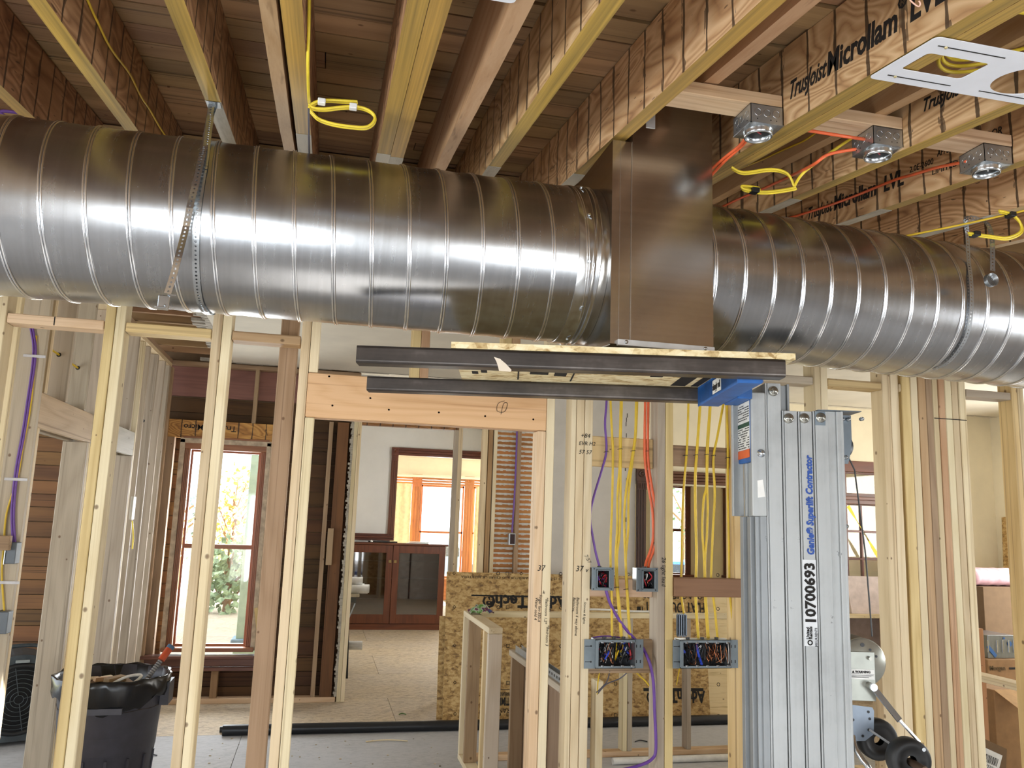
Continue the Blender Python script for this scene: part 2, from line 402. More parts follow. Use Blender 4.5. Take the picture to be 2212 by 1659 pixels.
GALV = galv('galvanised_spiral', 'x'); PLEN = galv('galvanised_plenum', 'z', '#c2bcb4', .2, .05); ZINC = plain('zinc', '#b3b8bb', .32, .85); ZINCB = plain('bright_zinc', '#c9ced1', .22, .95)
MILL = steel_black(); ALU = alum(); ALUD = alum('dull_aluminium', '#8f9395', .5); BLUE = plain('blue_paint', '#1f5fa8', .45, 0, .15)
YCAB = plain('yellow_cable', '#d8b52a', .45); YCAB2 = plain('bright_yellow_cable', '#ecd23c', .4); ORC = plain('orange_cable', '#e8693c', .45); PURP = plain('purple_cable', '#6b4397', .45)
BLACK = plain('black_plastic', '#1b1c1e', .4); RUB = plain('black_rubber', '#161616', .55); INK = plain('black_ink', '#17130f', .8); PIPE = plain('black_abs', '#191b1f', .38)
WHITEP = plain('white_paper', '#eeeeea', .6); GREYB = plain('grey_box', '#7e888d', .45, .5); COPPER = plain('copper', '#d08a62', .3, .9)
OSB = osb('osb', '#c6a873', '#aa8851', '#745835'); SUB = osb('subfloor', '#c9b38e', '#b49c77', '#8f7853', .62); OSBE = plain('osb_edge', '#b08a4d', .8, 0, .25)
SUBF = osb('subfloor_grey', '#bcb8b2', '#aaa6a0', '#88847e', .85); SUBT = osb('subfloor_tan', '#d0b98f', '#bba27a', '#917a54', .35)
CREAM = plaster('cream_plaster', '#eee3c6'); CEILM = plaster('ceiling_plaster', '#e3dccb', .09, 1.3); GREYW = plaster('grey_plaster', '#c9c4bb', .08, 2.5); WHITEW = plaster('white_plaster', '#e6e4df', .04)
CARD = plain('cardboard', '#a07c55', .8, 0, .08); CARDD = plain('dark_cardboard', '#7a6248', .85, 0, .05)
TWR = plain('white_wire', '#dcdcd8', .5); REDW = plain('red_wire', '#b3202a', .45); BLUW = plain('blue_connector', '#2440b0', .45)
def glass(name='glass', rough=0.0, tint=(1, 1, 1, 1), opac=.12):
    if name in _mc: return _mc[name]
    k = N(name); tr = k.new('ShaderNodeBsdfTransparent'); tr.inputs[0].default_value = tint; gl = k.new('ShaderNodeBsdfGlossy'); gl.inputs['Roughness'].default_value = .03
    mx = k.new('ShaderNodeMixShader'); mx.inputs[0].default_value = opac; k.link(tr.outputs[0], mx.inputs[1]); k.link(gl.outputs[0], mx.inputs[2])
    k.link(mx.outputs[0], k.n['Material Output'].inputs['Surface']); _mc[name] = k.m; return k.m
GLASS = glass('window_glass', opac=.06); GLASSD = glass('cabinet_glass', tint=(.62, .62, .64, 1), opac=.16)

# ================================================================ STRUCTURE
# ---- floor: subfloor panels with open seams
fl = struct_empty('floor')
mb = MB().box(-5, 9, -7, 19, -.30, -.022); obj('slab', mb, CARDD, fl)
for j, y0 in enumerate([-6.4+1.2192*i for i in range(21)]):
    x0 = -5.0+(j % 2)*1.2192-.35
    while x0 < 9:
        x1 = min(x0+2.4384, 9); xa = max(x0, -5)
        yy1 = y0+1.2192
        m = SUBF if yy1 < 7.4 else SUBT
        if x1-xa > .1: obj('floor_panel', MB().box(xa+.0015, x1-.0015, y0+.0015, yy1-.0015, -.0215, 0, .0015), m, fl)
        x0 += 2.4384

# ---- front lean-to roof: old deck boards on sloping joists
ZB = lambda y: 2.595+.135*y           # underside of the joists
DJ = .240                             # joist depth
ce = struct_empty('ceiling')
Y0, Y1 = -3.35, 3.62
y = Y0; i = 0
while y < Y1:
    wdt = random.uniform(.118, .15); y2 = min(y+wdt, Y1); x = -3.6+random.uniform(-.6, 0)
    while x < 5.4:
        L = random.uniform(2.2, 4.2); xa, xb = max(x, -3.6), min(x+L, 5.4); dz = random.uniform(0, .010)
        if -0.14 > xa and y > 2.7 and y < 2.85: pass
        z0, z1 = ZB(y)+DJ+dz, ZB(y2-.008)+DJ+dz
        a, b, c, d = (xa+.002, y, z0), (xb-.002, y, z0), (xb-.002, y2-.008, z1), (xa+.002, y2-.008, z1)
        up = Vector((0, 0, .022)); P = [Vector(q) for q in (a, b, c, d)]
        obj('deck_board', MB().hexa(P+[q+up for q in P]), old('x'), ce); x += L
    y = y2
pr_ = [(-3.62, Y0), (5.42, Y0), (5.42, 3.62), (-3.62, 3.62)]
obj('sky_block_sheet', MB().hexa([(a, b, ZB(b)+DJ+.036) for a, b in pr_]+[(a, b, ZB(b)+DJ+.05) for a, b in pr_]), plain('sky_block_black', '#1d1a18', .9), ce)  # dark sheet added over the deck to stop sky light at the gaps
def slope_box(x0, x1, off0, off1, y0, y1, mi_side=0, mi_bot=1):
    m = MB(); z = lambda y, o: ZB(y)+o
    m.hexa([(x0, y0, z(y0, off0)), (x1, y0, z(y0, off0)), (x1, y1, z(y1, off0)), (x0, y1, z(y1, off0)), (x0, y0, z(y0, off1)), (x1, y0, z(y0, off1)), (x1, y1, z(y1, off1)), (x0, y1, z(y1, off1))], mi_side)
    m.m[0] = mi_bot; return m
obj('rim_board', MB().box(-3.6, 5.4, 3.56, 3.6, ZB(3.45), ZB(3.6)+DJ-.005), old('x'), ce)

JG = 'sistered joists of the front roof'
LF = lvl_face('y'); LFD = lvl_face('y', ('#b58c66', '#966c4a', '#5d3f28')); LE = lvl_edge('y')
def joist(x0, x1, label, face=LF, end=3.55, tip=None):
    o = obj('ceiling_joist', slope_box(x0, x1, 0, DJ-.001, -3.3, end), [face, LE])
    tag(o, label, 'joist', JG); return o
jl = {}
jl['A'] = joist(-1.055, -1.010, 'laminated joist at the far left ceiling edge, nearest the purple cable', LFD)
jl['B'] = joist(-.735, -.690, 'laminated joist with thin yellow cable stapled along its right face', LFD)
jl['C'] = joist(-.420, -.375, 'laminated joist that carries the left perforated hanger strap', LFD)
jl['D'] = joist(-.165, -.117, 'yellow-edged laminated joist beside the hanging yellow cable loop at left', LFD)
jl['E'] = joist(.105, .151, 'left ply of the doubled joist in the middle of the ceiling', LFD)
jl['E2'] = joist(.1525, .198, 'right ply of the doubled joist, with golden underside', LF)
jl['G'] = joist(.497, .542, 'laminated joist with split splintered lower edge, left of the box-duct joist')
jl['H'] = joist(.802, .848, 'laminated joist passing just above the upright box duct')
jl['K'] = joist(1.220, 1.265, 'laminated joist with large printed lettering above the white cut-out plate')
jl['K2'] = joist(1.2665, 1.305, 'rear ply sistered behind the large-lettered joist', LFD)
jl['L'] = joist(1.645, 1.690, 'laminated joist behind the second ceiling box, crossing under the white plate')
jl['M'] = joist(2.020, 2.065, 'laminated joist with lettering behind the orange cable and third ceiling box')
jl['N'] = joist(2.420, 2.465, 'laminated joist that carries the right hanger strap and coil')
jl['O'] = joist(2.820, 2.865, 'rightmost laminated joist, low over the right end of the duct')
# old rafters between them
def rafter(x0, x1, off, label, end=3.55, start=-3.3):
    m = MB(); n = 14; ys = [start+(end-start)*i/n for i in range(n+1)]
    pr = random.Random(x0)
    vs = []
    for yv in ys:
        j = pr.uniform(-.006, .006); q = off+pr.uniform(-.006, .004)
        vs += [(x0+j, yv, ZB(yv)+q), (x1+j, yv, ZB(yv)+q), (x1, yv, ZB(yv)+DJ-.001), (x0, yv, ZB(yv)+DJ-.001)]
    fs = []
    for i in range(n):
        for k in range(4): fs.append((i*4+k, i*4+(k+1) % 4, i*4+4+(k+1) % 4, i*4+4+k))
    fs += [(3, 2, 1, 0), tuple(n*4+k for k in range(4))]
    m.add(vs, fs); return tag(obj('old_rafter', m, red('y')), label, 'rafter', 'old rough rafters')
rafter(-.214, -.176, .0, 'old reddish rafter tight against the left side of the yellow-edged joist')
rafter(.322, .362, .0, 'old rough rafter with bark-edged underside right of the doubled joist')
rafter(.978, 1.02, .10, 'old rafter cut off short just in front of the box duct', end=2.16)
rafter(1.545, 1.585, .10, 'old shallow rafter above the second ceiling box')
rafter(2.13, 2.17, .10, 'old shallow rafter above the third ceiling box')
# weathered pale tips where the old wall stood
TIP = wood('weathered_grey_', 'y', '#b9b3a6', '#938b7c', '#5d574c', knots=False)
for x0, x1, ya, k_ in ((.105, .151, 2.72, 'E'), (.1525, .198, 2.74, 'E2'), (.497, .542, 2.70, 'G'), (2.020, 2.065, 2.60, 'M'), (1.645, 1.690, 2.62, 'L'), (2.42, 2.465, 2.50, 'N'), (-.165, -.117, 2.62, 'D'), (-.420, -.375, 2.42, 'C'), (.802, .848, 2.66, 'H')):
    obj('weathered_end', slope_box(x0-.0006, x1+.0006, -.0015, .0012, ya, 3.54, 0, 0), TIP, jl[k_], 'greyed weathered end of the joist')
# printed lettering
def slope_words(s, size, x, y, h, par, face=-1, **k):
    d = Vector((0, 1, .135)).normalized(); n = d.cross(Vector((-1, 0, 0)))
    if face < 0: right, up, xx = -d, Vector((0, -.135, 1)), x-.0008
    else: right, up, xx = d, Vector((0, -.135, 1)), x+.0008
    return words(s, size, (xx, y, ZB(y)+h), right, up, INK, par, sx=k.pop('sx', 1.0), **k)
slope_words('TrusJoist', .075, 1.22, 1.945, .070, jl['K'], shear=.3, bold=.0012, fit=.175)
slope_words('Microllam', .088, 1.22, 1.762, .068, jl['K'], bold=.0025, fit=.27)
slope_words('\u00ae', .04, 1.22, 1.485, .115, jl['K'], bold=.001)
slope_words('LVL', .088, 1.22, 1.45, .068, jl['K'], bold=.0025, fit=.11)
slope_words('TrusJoist', .055, 1.645, 1.925, .09, jl['L'], shear=.3, bold=.001, fit=.16)
slope_words('TrusJoist', .075, 2.02, 3.095, .068, jl['M'], shear=.3, bold=.0012, fit=.18)
slope_words('Microllam', .085, 2.02, 2.90, .066, jl['M'], bold=.0025, fit=.27)
slope_words('LVL', .085, 2.02, 2.585, .066, jl['M'], bold=.0025, fit=.11)
slope_words('2.0E-2600', .032, 2.02, 2.44, .10, jl['M'], fit=.12); slope_words('APPLICATION', .032, 2.02, 2.30, .12, jl['M'], fit=.16); slope_words('FLOOR', .04, 2.02, 2.12, .11, jl['M'], fit=.10)
slope_words('LIMITED', .032, 2.02, 2.33, .06, jl['M'], fit=.12)
# ---- front room shell behind the camera: walls with tall glazed openings that let the daylight in
def wall_with_holes(name, axis, pos, thick, a0, a1, z0, z1, holes, mat):
    """holes: (a, b, za, zb), sorted along the wall"""
    m = MB()
    def put(p, q, r, s):
        if q-p < 1e-4 or s-r < 1e-4: return
        if axis == 'x': m.box(p, q, pos, pos+thick, r, s)
        else: m.box(pos, pos+thick, p, q, r, s)
    c = a0
    for a, b, za, zb in holes:
        put(c, a, z0, z1); put(a, b, z0, za); put(a, b, zb, z1); c = b
    put(c, a1, z0, z1); return struct(name, m, mat)
DRY = plaster('old_boards_wall', '#a48d70', .15, 3)
wall_with_holes('wall_rear', 'x', -3.3, .12, -3.6, 5.4, 0, 2.5, [(-2.0, -.3, .02, 2.1), (1.15, 2.85, .02, 2.1)], DRY)
wall_with_holes('wall_left', 'y', -3.7, .1, -3.3, 3.45, 0, 3.4, [(-.5, 1.5, .9, 2.2)], DRY)
struct('wall_right', MB().box(5.5, 7.66, 3.2, 3.3, 0, 3.3), CREAM)
wall_with_holes('wall_side', 'y', 5.4, .1, -3.3, 3.45, 0, 3.4, [(.2, 1.6, 1.2, 1.9)], DRY)

# ---- main house: plaster ceiling at 3.10 m, back wall plane at y = 8.1
struct('ceiling', MB().box(-.9, 7.9, 3.56, 8.0, 3.10, 3.13).box(2.2, 7.9, 8.0, 8.24, 3.10, 3.13), CEILM)
lt = MB()                                                       # broken plaster edge with lath along the partition
pr = random.Random(3)
yy = 3.75
while yy < 7.98:
    w_ = pr.uniform(.03, .07); d_ = pr.uniform(.02, .16); lt.box(-.9-d_, -.9, yy, yy+w_, 3.095+pr.uniform(0, .012), 3.125); yy += w_
xx = -1.2
while xx < 7.6:
    w_ = pr.uniform(.05, .2); d_ = pr.uniform(.0, .05); lt.box(xx, xx+w_, 8.0, 8.02+d_, 3.098, 3.125); xx += w_
struct('trim_1', lt, plaster('crumbly_plaster', '#b9b1a2', .2, 20))
ce2 = struct_empty('ceiling')
obj('deck', MB().box(-5, 9, 3.6, 8.3, 3.34, 3.38), old('x'), ce2)
for i in range(14): obj('ceiling_beam', MB().box(-4.2, -.6, 3.85+i*.305, 3.89+i*.305, 3.13, 3.33), old('x'), ce2)

# ---- back wall (y 8.1): bare framing at left, doorway, lath, then plaster with a cased opening
wb = struct_empty('wall_back')
def B(name, x0, x1, y0, y1, z0, z1, mat, par=wb, b=.002, label=None): return obj(name, MB().box(x0, x1, y0, y1, z0, z1, b), mat, par, label)
SH = dark_old('x'); PINKB = wood('pink_plywood_', 'x', '#8a5f52', '#714a40', '#4a2e28', knots=False)
pr = random.Random(5)
def sheathing(x0, x1, z0, z1, step=.128, yb=8.21, SH=SH):
    z = z0
    while z < z1-.01:
        zt = min(z+step*pr.uniform(.9, 1.1), z1); B('sheathing_board', x0, x1, yb+pr.uniform(0, .008), yb+.03, z+.003, zt-.003, SH); z = zt
B('gap_light_block', -4.4, -1.33, 8.243, 8.25, 0, 3.3, CARDD, b=0); B('gap_light_block', -.47, .3, 8.243, 8.25, 0, 3.3, CARDD, b=0); B('gap_light_block', -1.33, -.47, 8.243, 8.25, 0, .40, CARDD, b=0); B('gap_light_block', -1.33, -.47, 8.243, 8.25, 2.37, 3.3, CARDD, b=0)  # dark backing added so no daylight shows between the boards
sheathing(-4.4, -1.62, 0, 3.1); sheathing(-1.6, -1.33, 0, 2.37); sheathing(-1.33, .3, 0, .40, SH=darkest_old('x')); sheathing(-1.6, .3, 2.37, 2.77, SH=darkest_old('x')); sheathing(-.47, .3, .4, 2.6, SH=darkest_old('x'))
B('plywood_band', -1.6, .3, 8.2, 8.235, 2.775, 3.06, PINKB)
B('top_plate', -1.6, .3, 8.1, 8.2, 3.06, 3.1, brown('x'))
B('window_header', -1.50, -.44, 8.1, 8.19, 2.375, 2.54, lvl_face('x', ('#c9974f', '#a87436', '#6a4420')))
words('TrusJoist Micro', .075, (-.83, 8.0985, 2.50), (-1, 0, 0), (0, 0, -1), INK, wb, bold=.001)
B('cripple_stud', -.70, -.665, 8.1, 8.19, 2.54, 3.06, brown('z'))
for x0, x1 in ((-1.50, -1.44), (-1.435, -1.37)): B('jack_stud', x0, x1, 8.1, 8.19, 0.04, 2.375, brown('z'))
B('jack_stud', -.46, -.42, 8.1, 8.19, .04, 2.375, darkest_old('z'))
B('stud_wall_post', .025, .065, 8.1, 8.19, .04, 2.6, brown('z')); B('stud_wall_post', .105, .215, 8.1, 8.2, .04, 2.6, dark_old('z')); B('short_block', .08, .135, 8.06, 8.1, 1.24, 1.58, brown('z'))
B('cripple_stud', -.86, -.80, 8.1, 8.19, .04, .33, old('z'))
B('sole_plate', -1.6, .25, 8.09, 8.19, 0, .045, fir('x'))
cr = MB(); z = .05
while z < 2.6: cr.box(.240+pr.uniform(-.014, .008), .262, 8.08+pr.uniform(0, .02), 8.16, z, z+.02); z += .021
obj('plaster_edge', cr, plaster('crumbly_plaster', '#b9b1a2', .2, 20), wb)
for x0, x1 in ((.262, .298), (.30, .336)): B('doorway_stud', x0, x1, 8.09, 8.19, 0, 2.7, white('z'))
B('doorway_header', .336, 1.30, 8.1, 8.19, 2.59, 2.72, lvl_face('x', ('#a97743', '#85562b', '#4a2d15')))
words('TrusJoist Microllam\u00ae', .07, (.9, 8.0985, 2.71), (-1, 0, 0), (0, 0, -1), INK, wb, bold=.001)
B('doorway_stud', 1.262, 1.30, 8.1, 8.19, 0, 2.59, grey('z')); B('doorway_stud', 1.30, 1.342, 8.1, 8.19, 0, 3.1, pine('z'))
B('plaster_above', .30, 3.0, 8.19, 8.21, 2.72, 3.1, WHITEW)
B('doorway_stud', 1.55, 1.60, 8.1, 8.19, 0, 3.1, pine('z')); B('old_stud', 1.61, 1.655, 8.11, 8.19, 0, 3.1, old('z')); B('doorway_stud', 1.665, 1.70, 8.1, 8.19, 0, 3.1, white('z'))
LATHM = wood('lath_', 'x', '#b5793f', '#96602d', '#5f3a18', var=.3, knots=False)
z = 1.15; KEY = plaster('plaster_keys', '#d9d4ca', .15, 12)
while z < 3.08:
    for x0, x1 in ((1.703, 1.905), (1.955, 2.22)): B('lath', x0, x1, 8.145, 8.153, z, z+.036, LATHM, b=0)
    k = MB()
    for x0, x1 in ((1.703, 1.905), (1.955, 2.22)):
        x = x0
        while x < x1-.005:
            w_ = pr.uniform(.015, .035); d_ = pr.uniform(.004, .02); k.box(x, min(x+w_, x1), 8.138+pr.uniform(0, .006), 8.16, z+.036-d_*.5, z+.048+d_*.15); x += w_
    obj('plaster_key', k, KEY, wb)
    z += .049
B('plaster_backing', 1.70, 2.22, 8.16, 8.2, .0, 3.1, KEY); B('old_stud', 1.91, 1.95, 8.1, 8.2, 0, 3.1, brown('z'))
B('gray_plaster', 2.22, 3.19, 8.1, 8.2, 0, 3.1, GREYW, b=0)
ck = MB(); z = .3
while z < 2.85:
    x = 3.085+pr.uniform(-.008, .008); ck.box(x-.003-pr.uniform(0, .004), x+.004, 8.0985, 8.101, z, z+.045); z += .046 if pr.random() < .7 else .12
obj('plaster_crack', ck, plain('crack', '#4e4942', .9), wb)
wall = [(3.19, 4.45, 2.14, 3.1), (4.45, 5.62, 0, 3.1), (5.62, 6.44, 2.45, 3.1), (5.62, 6.44, 0, 1.0), (6.44, 7.7, 0, 3.1)]
for a, b, c, d in wall: B('cream_plaster', a, b, 8.12, 8.24, c, d, CREAM, b=0)
# cased opening to the far right room
def casing(x0, x1, y, z0, z1, mat, par, nm='door_casing', fl_=3):
    m = MB(); m.box(x0, x1, y, y+.02, z0, z1, .002); w_ = (x1-x0)/(fl_*2+1)
    for i in range(fl_): m.box(x0+w_*(2*i+1), x0+w_*(2*i+2), y-.007, y, z0, z1, .002)
    return obj(nm, m, mat, par)
def rosette(x0, x1, y, z0, z1, mat, par):
    m = MB(); m.box(x0-.004, x1+.004, y-.012, y+.02, z0, z1, .003); cx, cz, r = (x0+x1)/2, (z0+z1)/2+.01, (x1-x0)*.34
    m.lathe([(r, y-.012), (r, y-.02), (r*.75, y-.022), (r*.6, y-.014), (r*.4, y-.014), (r*.3, y-.022), (.001, y-.024)], (cx, 0, cz), 'y', 16)
    for i in range(4): m.box(x0+(x1-x0)*(i+.25)/4, x0+(x1-x0)*(i+.75)/4, y-.018, y-.01, z0-.075, z0-.02)
    m.box(x0, x1, y-.012, y, z0-.085, z0)
    return obj('rosette_block', m, mat, par)
DKO = wood('dark_oak_', 'z', '#4a2a1a', '#351c10', '#1a0d07', knots=False, rough=.4); DKOX = wood('dark_oak_', 'x', '#5a321c', '#432313', '#210f07', knots=False, rough=.4)
casing(3.195, 3.30, 8.07, 0, 2.16, DKO, wb); rosette(3.195, 3.30, 8.07, 2.16, 2.30, DKO, wb)
hc = MB()
for i in range(4): hc.box(3.30, 4.5, 8.07-.006*(i % 2), 8.12, 2.155+i*.033, 2.185+i*.033, .003)
obj('door_casing', hc, DKOX, wb); casing(4.44, 4.55, 8.07, 0, 2.16, DKO, wb)
# right wall and far right room beyond the opening
struct('wall_right', MB().box(7.66, 7.78, 3.2, 8.2, 0, 3.1), CREAM)
struct('wall_right', MB().box(7.0, 7.1, 8.24, 12.0, 0, 3.1), CREAM)
wall_with_holes('wall_far', 'x', 11.6, .12, 2.7, 7.1, 0, 3.1, [(4.9, 5.42, 1.0, 2.30), (6.02, 6.6, 1.0, 2.3)], CREAM)
struct('wall_middle', MB().box(2.7, 2.8, 8.24, 13.4, 0, 3.5), CREAM)
struct('ceiling', MB().box(2.8, 7.1, 8.24, 11.7, 3.1, 3.14), CEILM)
def sash_window(name, x0, x1, y, z0, z1, mat, rows=2, cols=1, cas=.09, matx=None, dark=None):
    w = struct_empty(name, ((x0+x1)/2, y, z0)); mx = matx or mat
    casing(x0-cas, x0, y-.03, z0, z1, mat, w, 'window_casing'); casing(x1, x1+cas, y-.03, z0, z1, mat, w, 'window_casing')
    obj('window_head', MB().box(x0-cas-.02, x1+cas+.02, y-.035, y+.02, z1, z1+.12, .004), mx, w)
    obj('window_stool', MB().box(x0-cas-.03, x1+cas+.03, y-.09, y+.06, z0-.035, z0, .004), mx, w)
    s = .04 if cols < 3 else .024
    h = (z1-z0)/rows; c = (x1-x0)/cols
    for i in range(rows+1): obj('sash_rail', MB().box(x0, x1, y+.03, y+.07, max(z0, z0+h*i-s/2), min(z1, z0+h*i+s/2), .003), mx, w)
    for i in range(cols+1): obj('sash_stile', MB().box(max(x0, x0+c*i-s/2), min(x1, x0+c*i+s/2), y+.031, y+.069, z0, z1, .003), mat, w)
    for i in range(rows):
        for j in range(cols): obj('pane', MB().box(x0+c*j+s/2, x0+c*(j+1)-s/2, y+.048, y+.052, z0+h*i+s/2, z0+h*(i+1)-s/2), GLASS, w)
    return w
OZ, OX = oakw('z'), oakw('x')
sash_window('window_1', -1.22, -.59, 8.13, .49, 2.27, wood('red_sash_', 'z', '#96603f', '#7c4629', '#4d2815', knots=False, rough=.4), cas=.05, matx=wood('red_sash_', 'x', '#96603f', '#7c4629', '#4d2815', knots=False, rough=.4))
w1 = MB()
for x0, x1 in ((-1.315, -1.27), (-.54, -.50)): w1.box(x0, x1, 8.08, 8.14, .46, 2.36, .003)
w1.box(-1.315, -.50, 8.08, 8.14, 2.325, 2.37, .003); struct('trim_2', w1, plain('old_white_jamb', '#b9a58c', .6, 0, .2))
sl = MB().box(-1.47, -.46, 7.98, 8.12, .40, .428, .006).box(-1.44, -.48, 8.06, 8.1, .33, .40, .003).box(-1.44, -.48, 8.04, 8.1, .29, .32, .003); struct('trim_3', sl, wood('sill_oak_', 'x', '#6b4433', '#4f2d20', '#2b1610', knots=False, rough=.4))
sash_window('window_2', 5.70, 6.36, 8.14, 1.12, 2.02, OZ, rows=3, cols=3, matx=OX); sash_window('window_3', 5.70, 6.36, 8.14, 2.10, 2.38, OZ, rows=1, cols=1, matx=OX)
sash_window('window_4', 4.96, 5.36, 11.6, 1.0, 2.30, OZ, matx=OX); sash_window('window_5', 6.08, 6.54, 11.6, 1.0, 2.3, OZ, matx=OX)

# ---- dining room seen through the doorway
struct('wall_dining', MB().box(.0, 1.10, 13.25, 13.4, 0, 3.5).box(1.10, 2.66, 13.25, 13.4, 2.70, 3.5), WHITEW)
struct('wall_dining', MB().box(.0, .08, 8.26, 13.25, 0, 3.5), WHITEW)
struct('ceiling', MB().box(.0, 2.8, 8.26, 13.4, 3.42, 3.5), CEILM)
dc = struct_empty('trim_4')
casing(1.05, 1.155, 13.2, 1.42, 2.68, oakw('z'), dc); rosette(1.05, 1.155, 13.2, 2.67, 2.80, oakw('z'), dc)
hc = MB()
for i in range(3): hc.box(1.155, 2.7, 13.2-.008*(i % 2), 13.25, 2.68+i*.042, 2.72+i*.042, .003)
obj('door_casing', hc, oakw('x'), dc)
cr_ = MB()
for i in range(3): cr_.box(.1, 1.155, 13.2-.01*(i % 2), 13.25, 1.33+i*.034, 1.364+i*.034, .004)
struct('trim_5', cr_, oakw('x'))
BAYW = plaster('bay_plaster', '#ece6d6')
struct('wall_bay', MB().box(.6, 4.4, 16.6, 16.72, 2.55, 3.42).box(.6, 4.4, 16.6, 16.72, 0, .5), BAYW)
struct('wall_bay', MB().box(.5, .6, 13.4, 16.7, 0, 3.42), BAYW); struct('wall_bay', MB().box(4.4, 4.5, 13.4, 16.7, 0, 3.42), BAYW)
struct('ceiling', MB().box(.5, 4.5, 13.4, 16.7, 3.3, 3.4), CEILM)
struct('trim_6', MB().box(.6, 4.4, 16.3, 16.6, 2.9, 3.0, .01).box(.6, 4.4, 16.45, 16.6, 2.5, 2.55, .01), BAYW)
OLZ, OLX = oakl('z'), oakl('x')
bw = struct_empty('window_6')
for i, (xa, xb) in enumerate(((1.76, 1.95), (2.83, 3.02), (.75, .9), (3.9, 4.08))):
    casing(xa, xb, 16.56, .5, 2.42, OLZ, bw, 'window_casing'); rosette(xa, xb, 16.56, 2.40, 2.56, OLZ, bw)
hd = MB()
for i in range(3): hd.box(.6, 4.4, 16.57-.008*(i % 2), 16.6, 2.36+i*.05, 2.40+i*.05, .004)
obj('window_head', hd, OLX, bw); obj('window_stool', MB().box(.6, 4.4, 16.5, 16.62, .48, .52, .005), OLX, bw); obj('wainscot', MB().box(.6, 4.4, 16.56, 16.6, .1, .48, .005), OLX, bw)
for xa, xb in ((.9, 1.76), (1.95, 2.83), (3.02, 3.9)):
    for z in (.54, 1.42, 2.34): obj('sash_rail', MB().box(xa, xb, 16.62, 16.66, z-.02, z+.02, .003), OLX, bw)
    obj('sash_stile', MB().box(xa, xa+.035, 16.62, 16.66, .52, 2.36, .003), OLZ, bw); obj('sash_stile', MB().box(xb-.035, xb, 16.62, 16.66, .52, 2.36, .003), OLZ, bw)
    obj('pane', MB().box(xa+.03, xb-.03, 16.638, 16.642, .55, 2.33), GLASS, bw)
def curtain(x0, x1, y, z0, z1, label):
    m = MB(); n = 36; vs = []
    for i in range(n+1):
        t = i/n; x = x0+(x1-x0)*t; d = .025*math.sin(t*PI*9)
        for z in (z0, (z0+z1)/2, z1): vs.append((x+.01*math.sin(z*3+i), y+d, z))
    vs += [(a, b+.004, c) for a, b, c in vs]; k = (n+1)*3
    fs = []
    for i in range(n):
        for j in range(2):
            q = (i*3+j, i*3+j+1, i*3+4+j, i*3+3+j); fs.append(q); fs.append(tuple(x+k for x in q[::-1]))
    m.add(vs, fs, 0, True); return tag(obj('curtain', m, plain('cream_curtain', '#f0e2bd', .8)), label, 'curtain')
curtain(1.02, 1.74, 16.45, .55, 2.36, 'cream curtain in the left bay of the far window, beside the honey oak casing')
curtain(3.04, 3.3, 16.45, .55, 2.36, 'cream curtain at the right bay of the far window, behind the doorway stud')
# ================================================================ FRONT STUD WALL (face y 3.45)
YF, YK = 3.45, 3.539
SPR = 'paired studs of the front framing'
def stud_unit(name, label, cat, plies, group=None):
    """plies: (x0, x1, z0, z1, material fn, y0, y1)"""
    x = sum((p[0]+p[1])/2 for p in plies)/len(plies)
    t = thing(name, label, cat, (x, YF+.045, 0.04), group)
    for p in plies:
        y0, y1 = (p[5], p[6]) if len(p) > 5 else (YF, YK)
        obj('stud', MB().box(p[0]+.0006, p[1]-.0006, y0, y1, p[2], p[3], .003), p[4]('z'), t)
    return t
fw = thing('framing_plates', 'top and bottom plates of the new front stud wall above the spiral duct', 'wall plate', (1, 3.495, 0))
obj('bottom_plate', MB().box(-3.5, -.09, YF, YK, 0, .038, .003), fir('x'), fw); obj('bottom_plate', MB().box(.94, 5.3, YF, YK, 0, .038, .003), fir('x'), fw)
obj('top_plate', MB().box(-3.5, 5.3, YF, YK, 2.982, 3.02, .003), pine('x'), fw); obj('top_plate', MB().box(-3.5, 5.3, YF, YK, 3.0205, 3.052, .003), pine('x'), fw)
ZT = 2.981
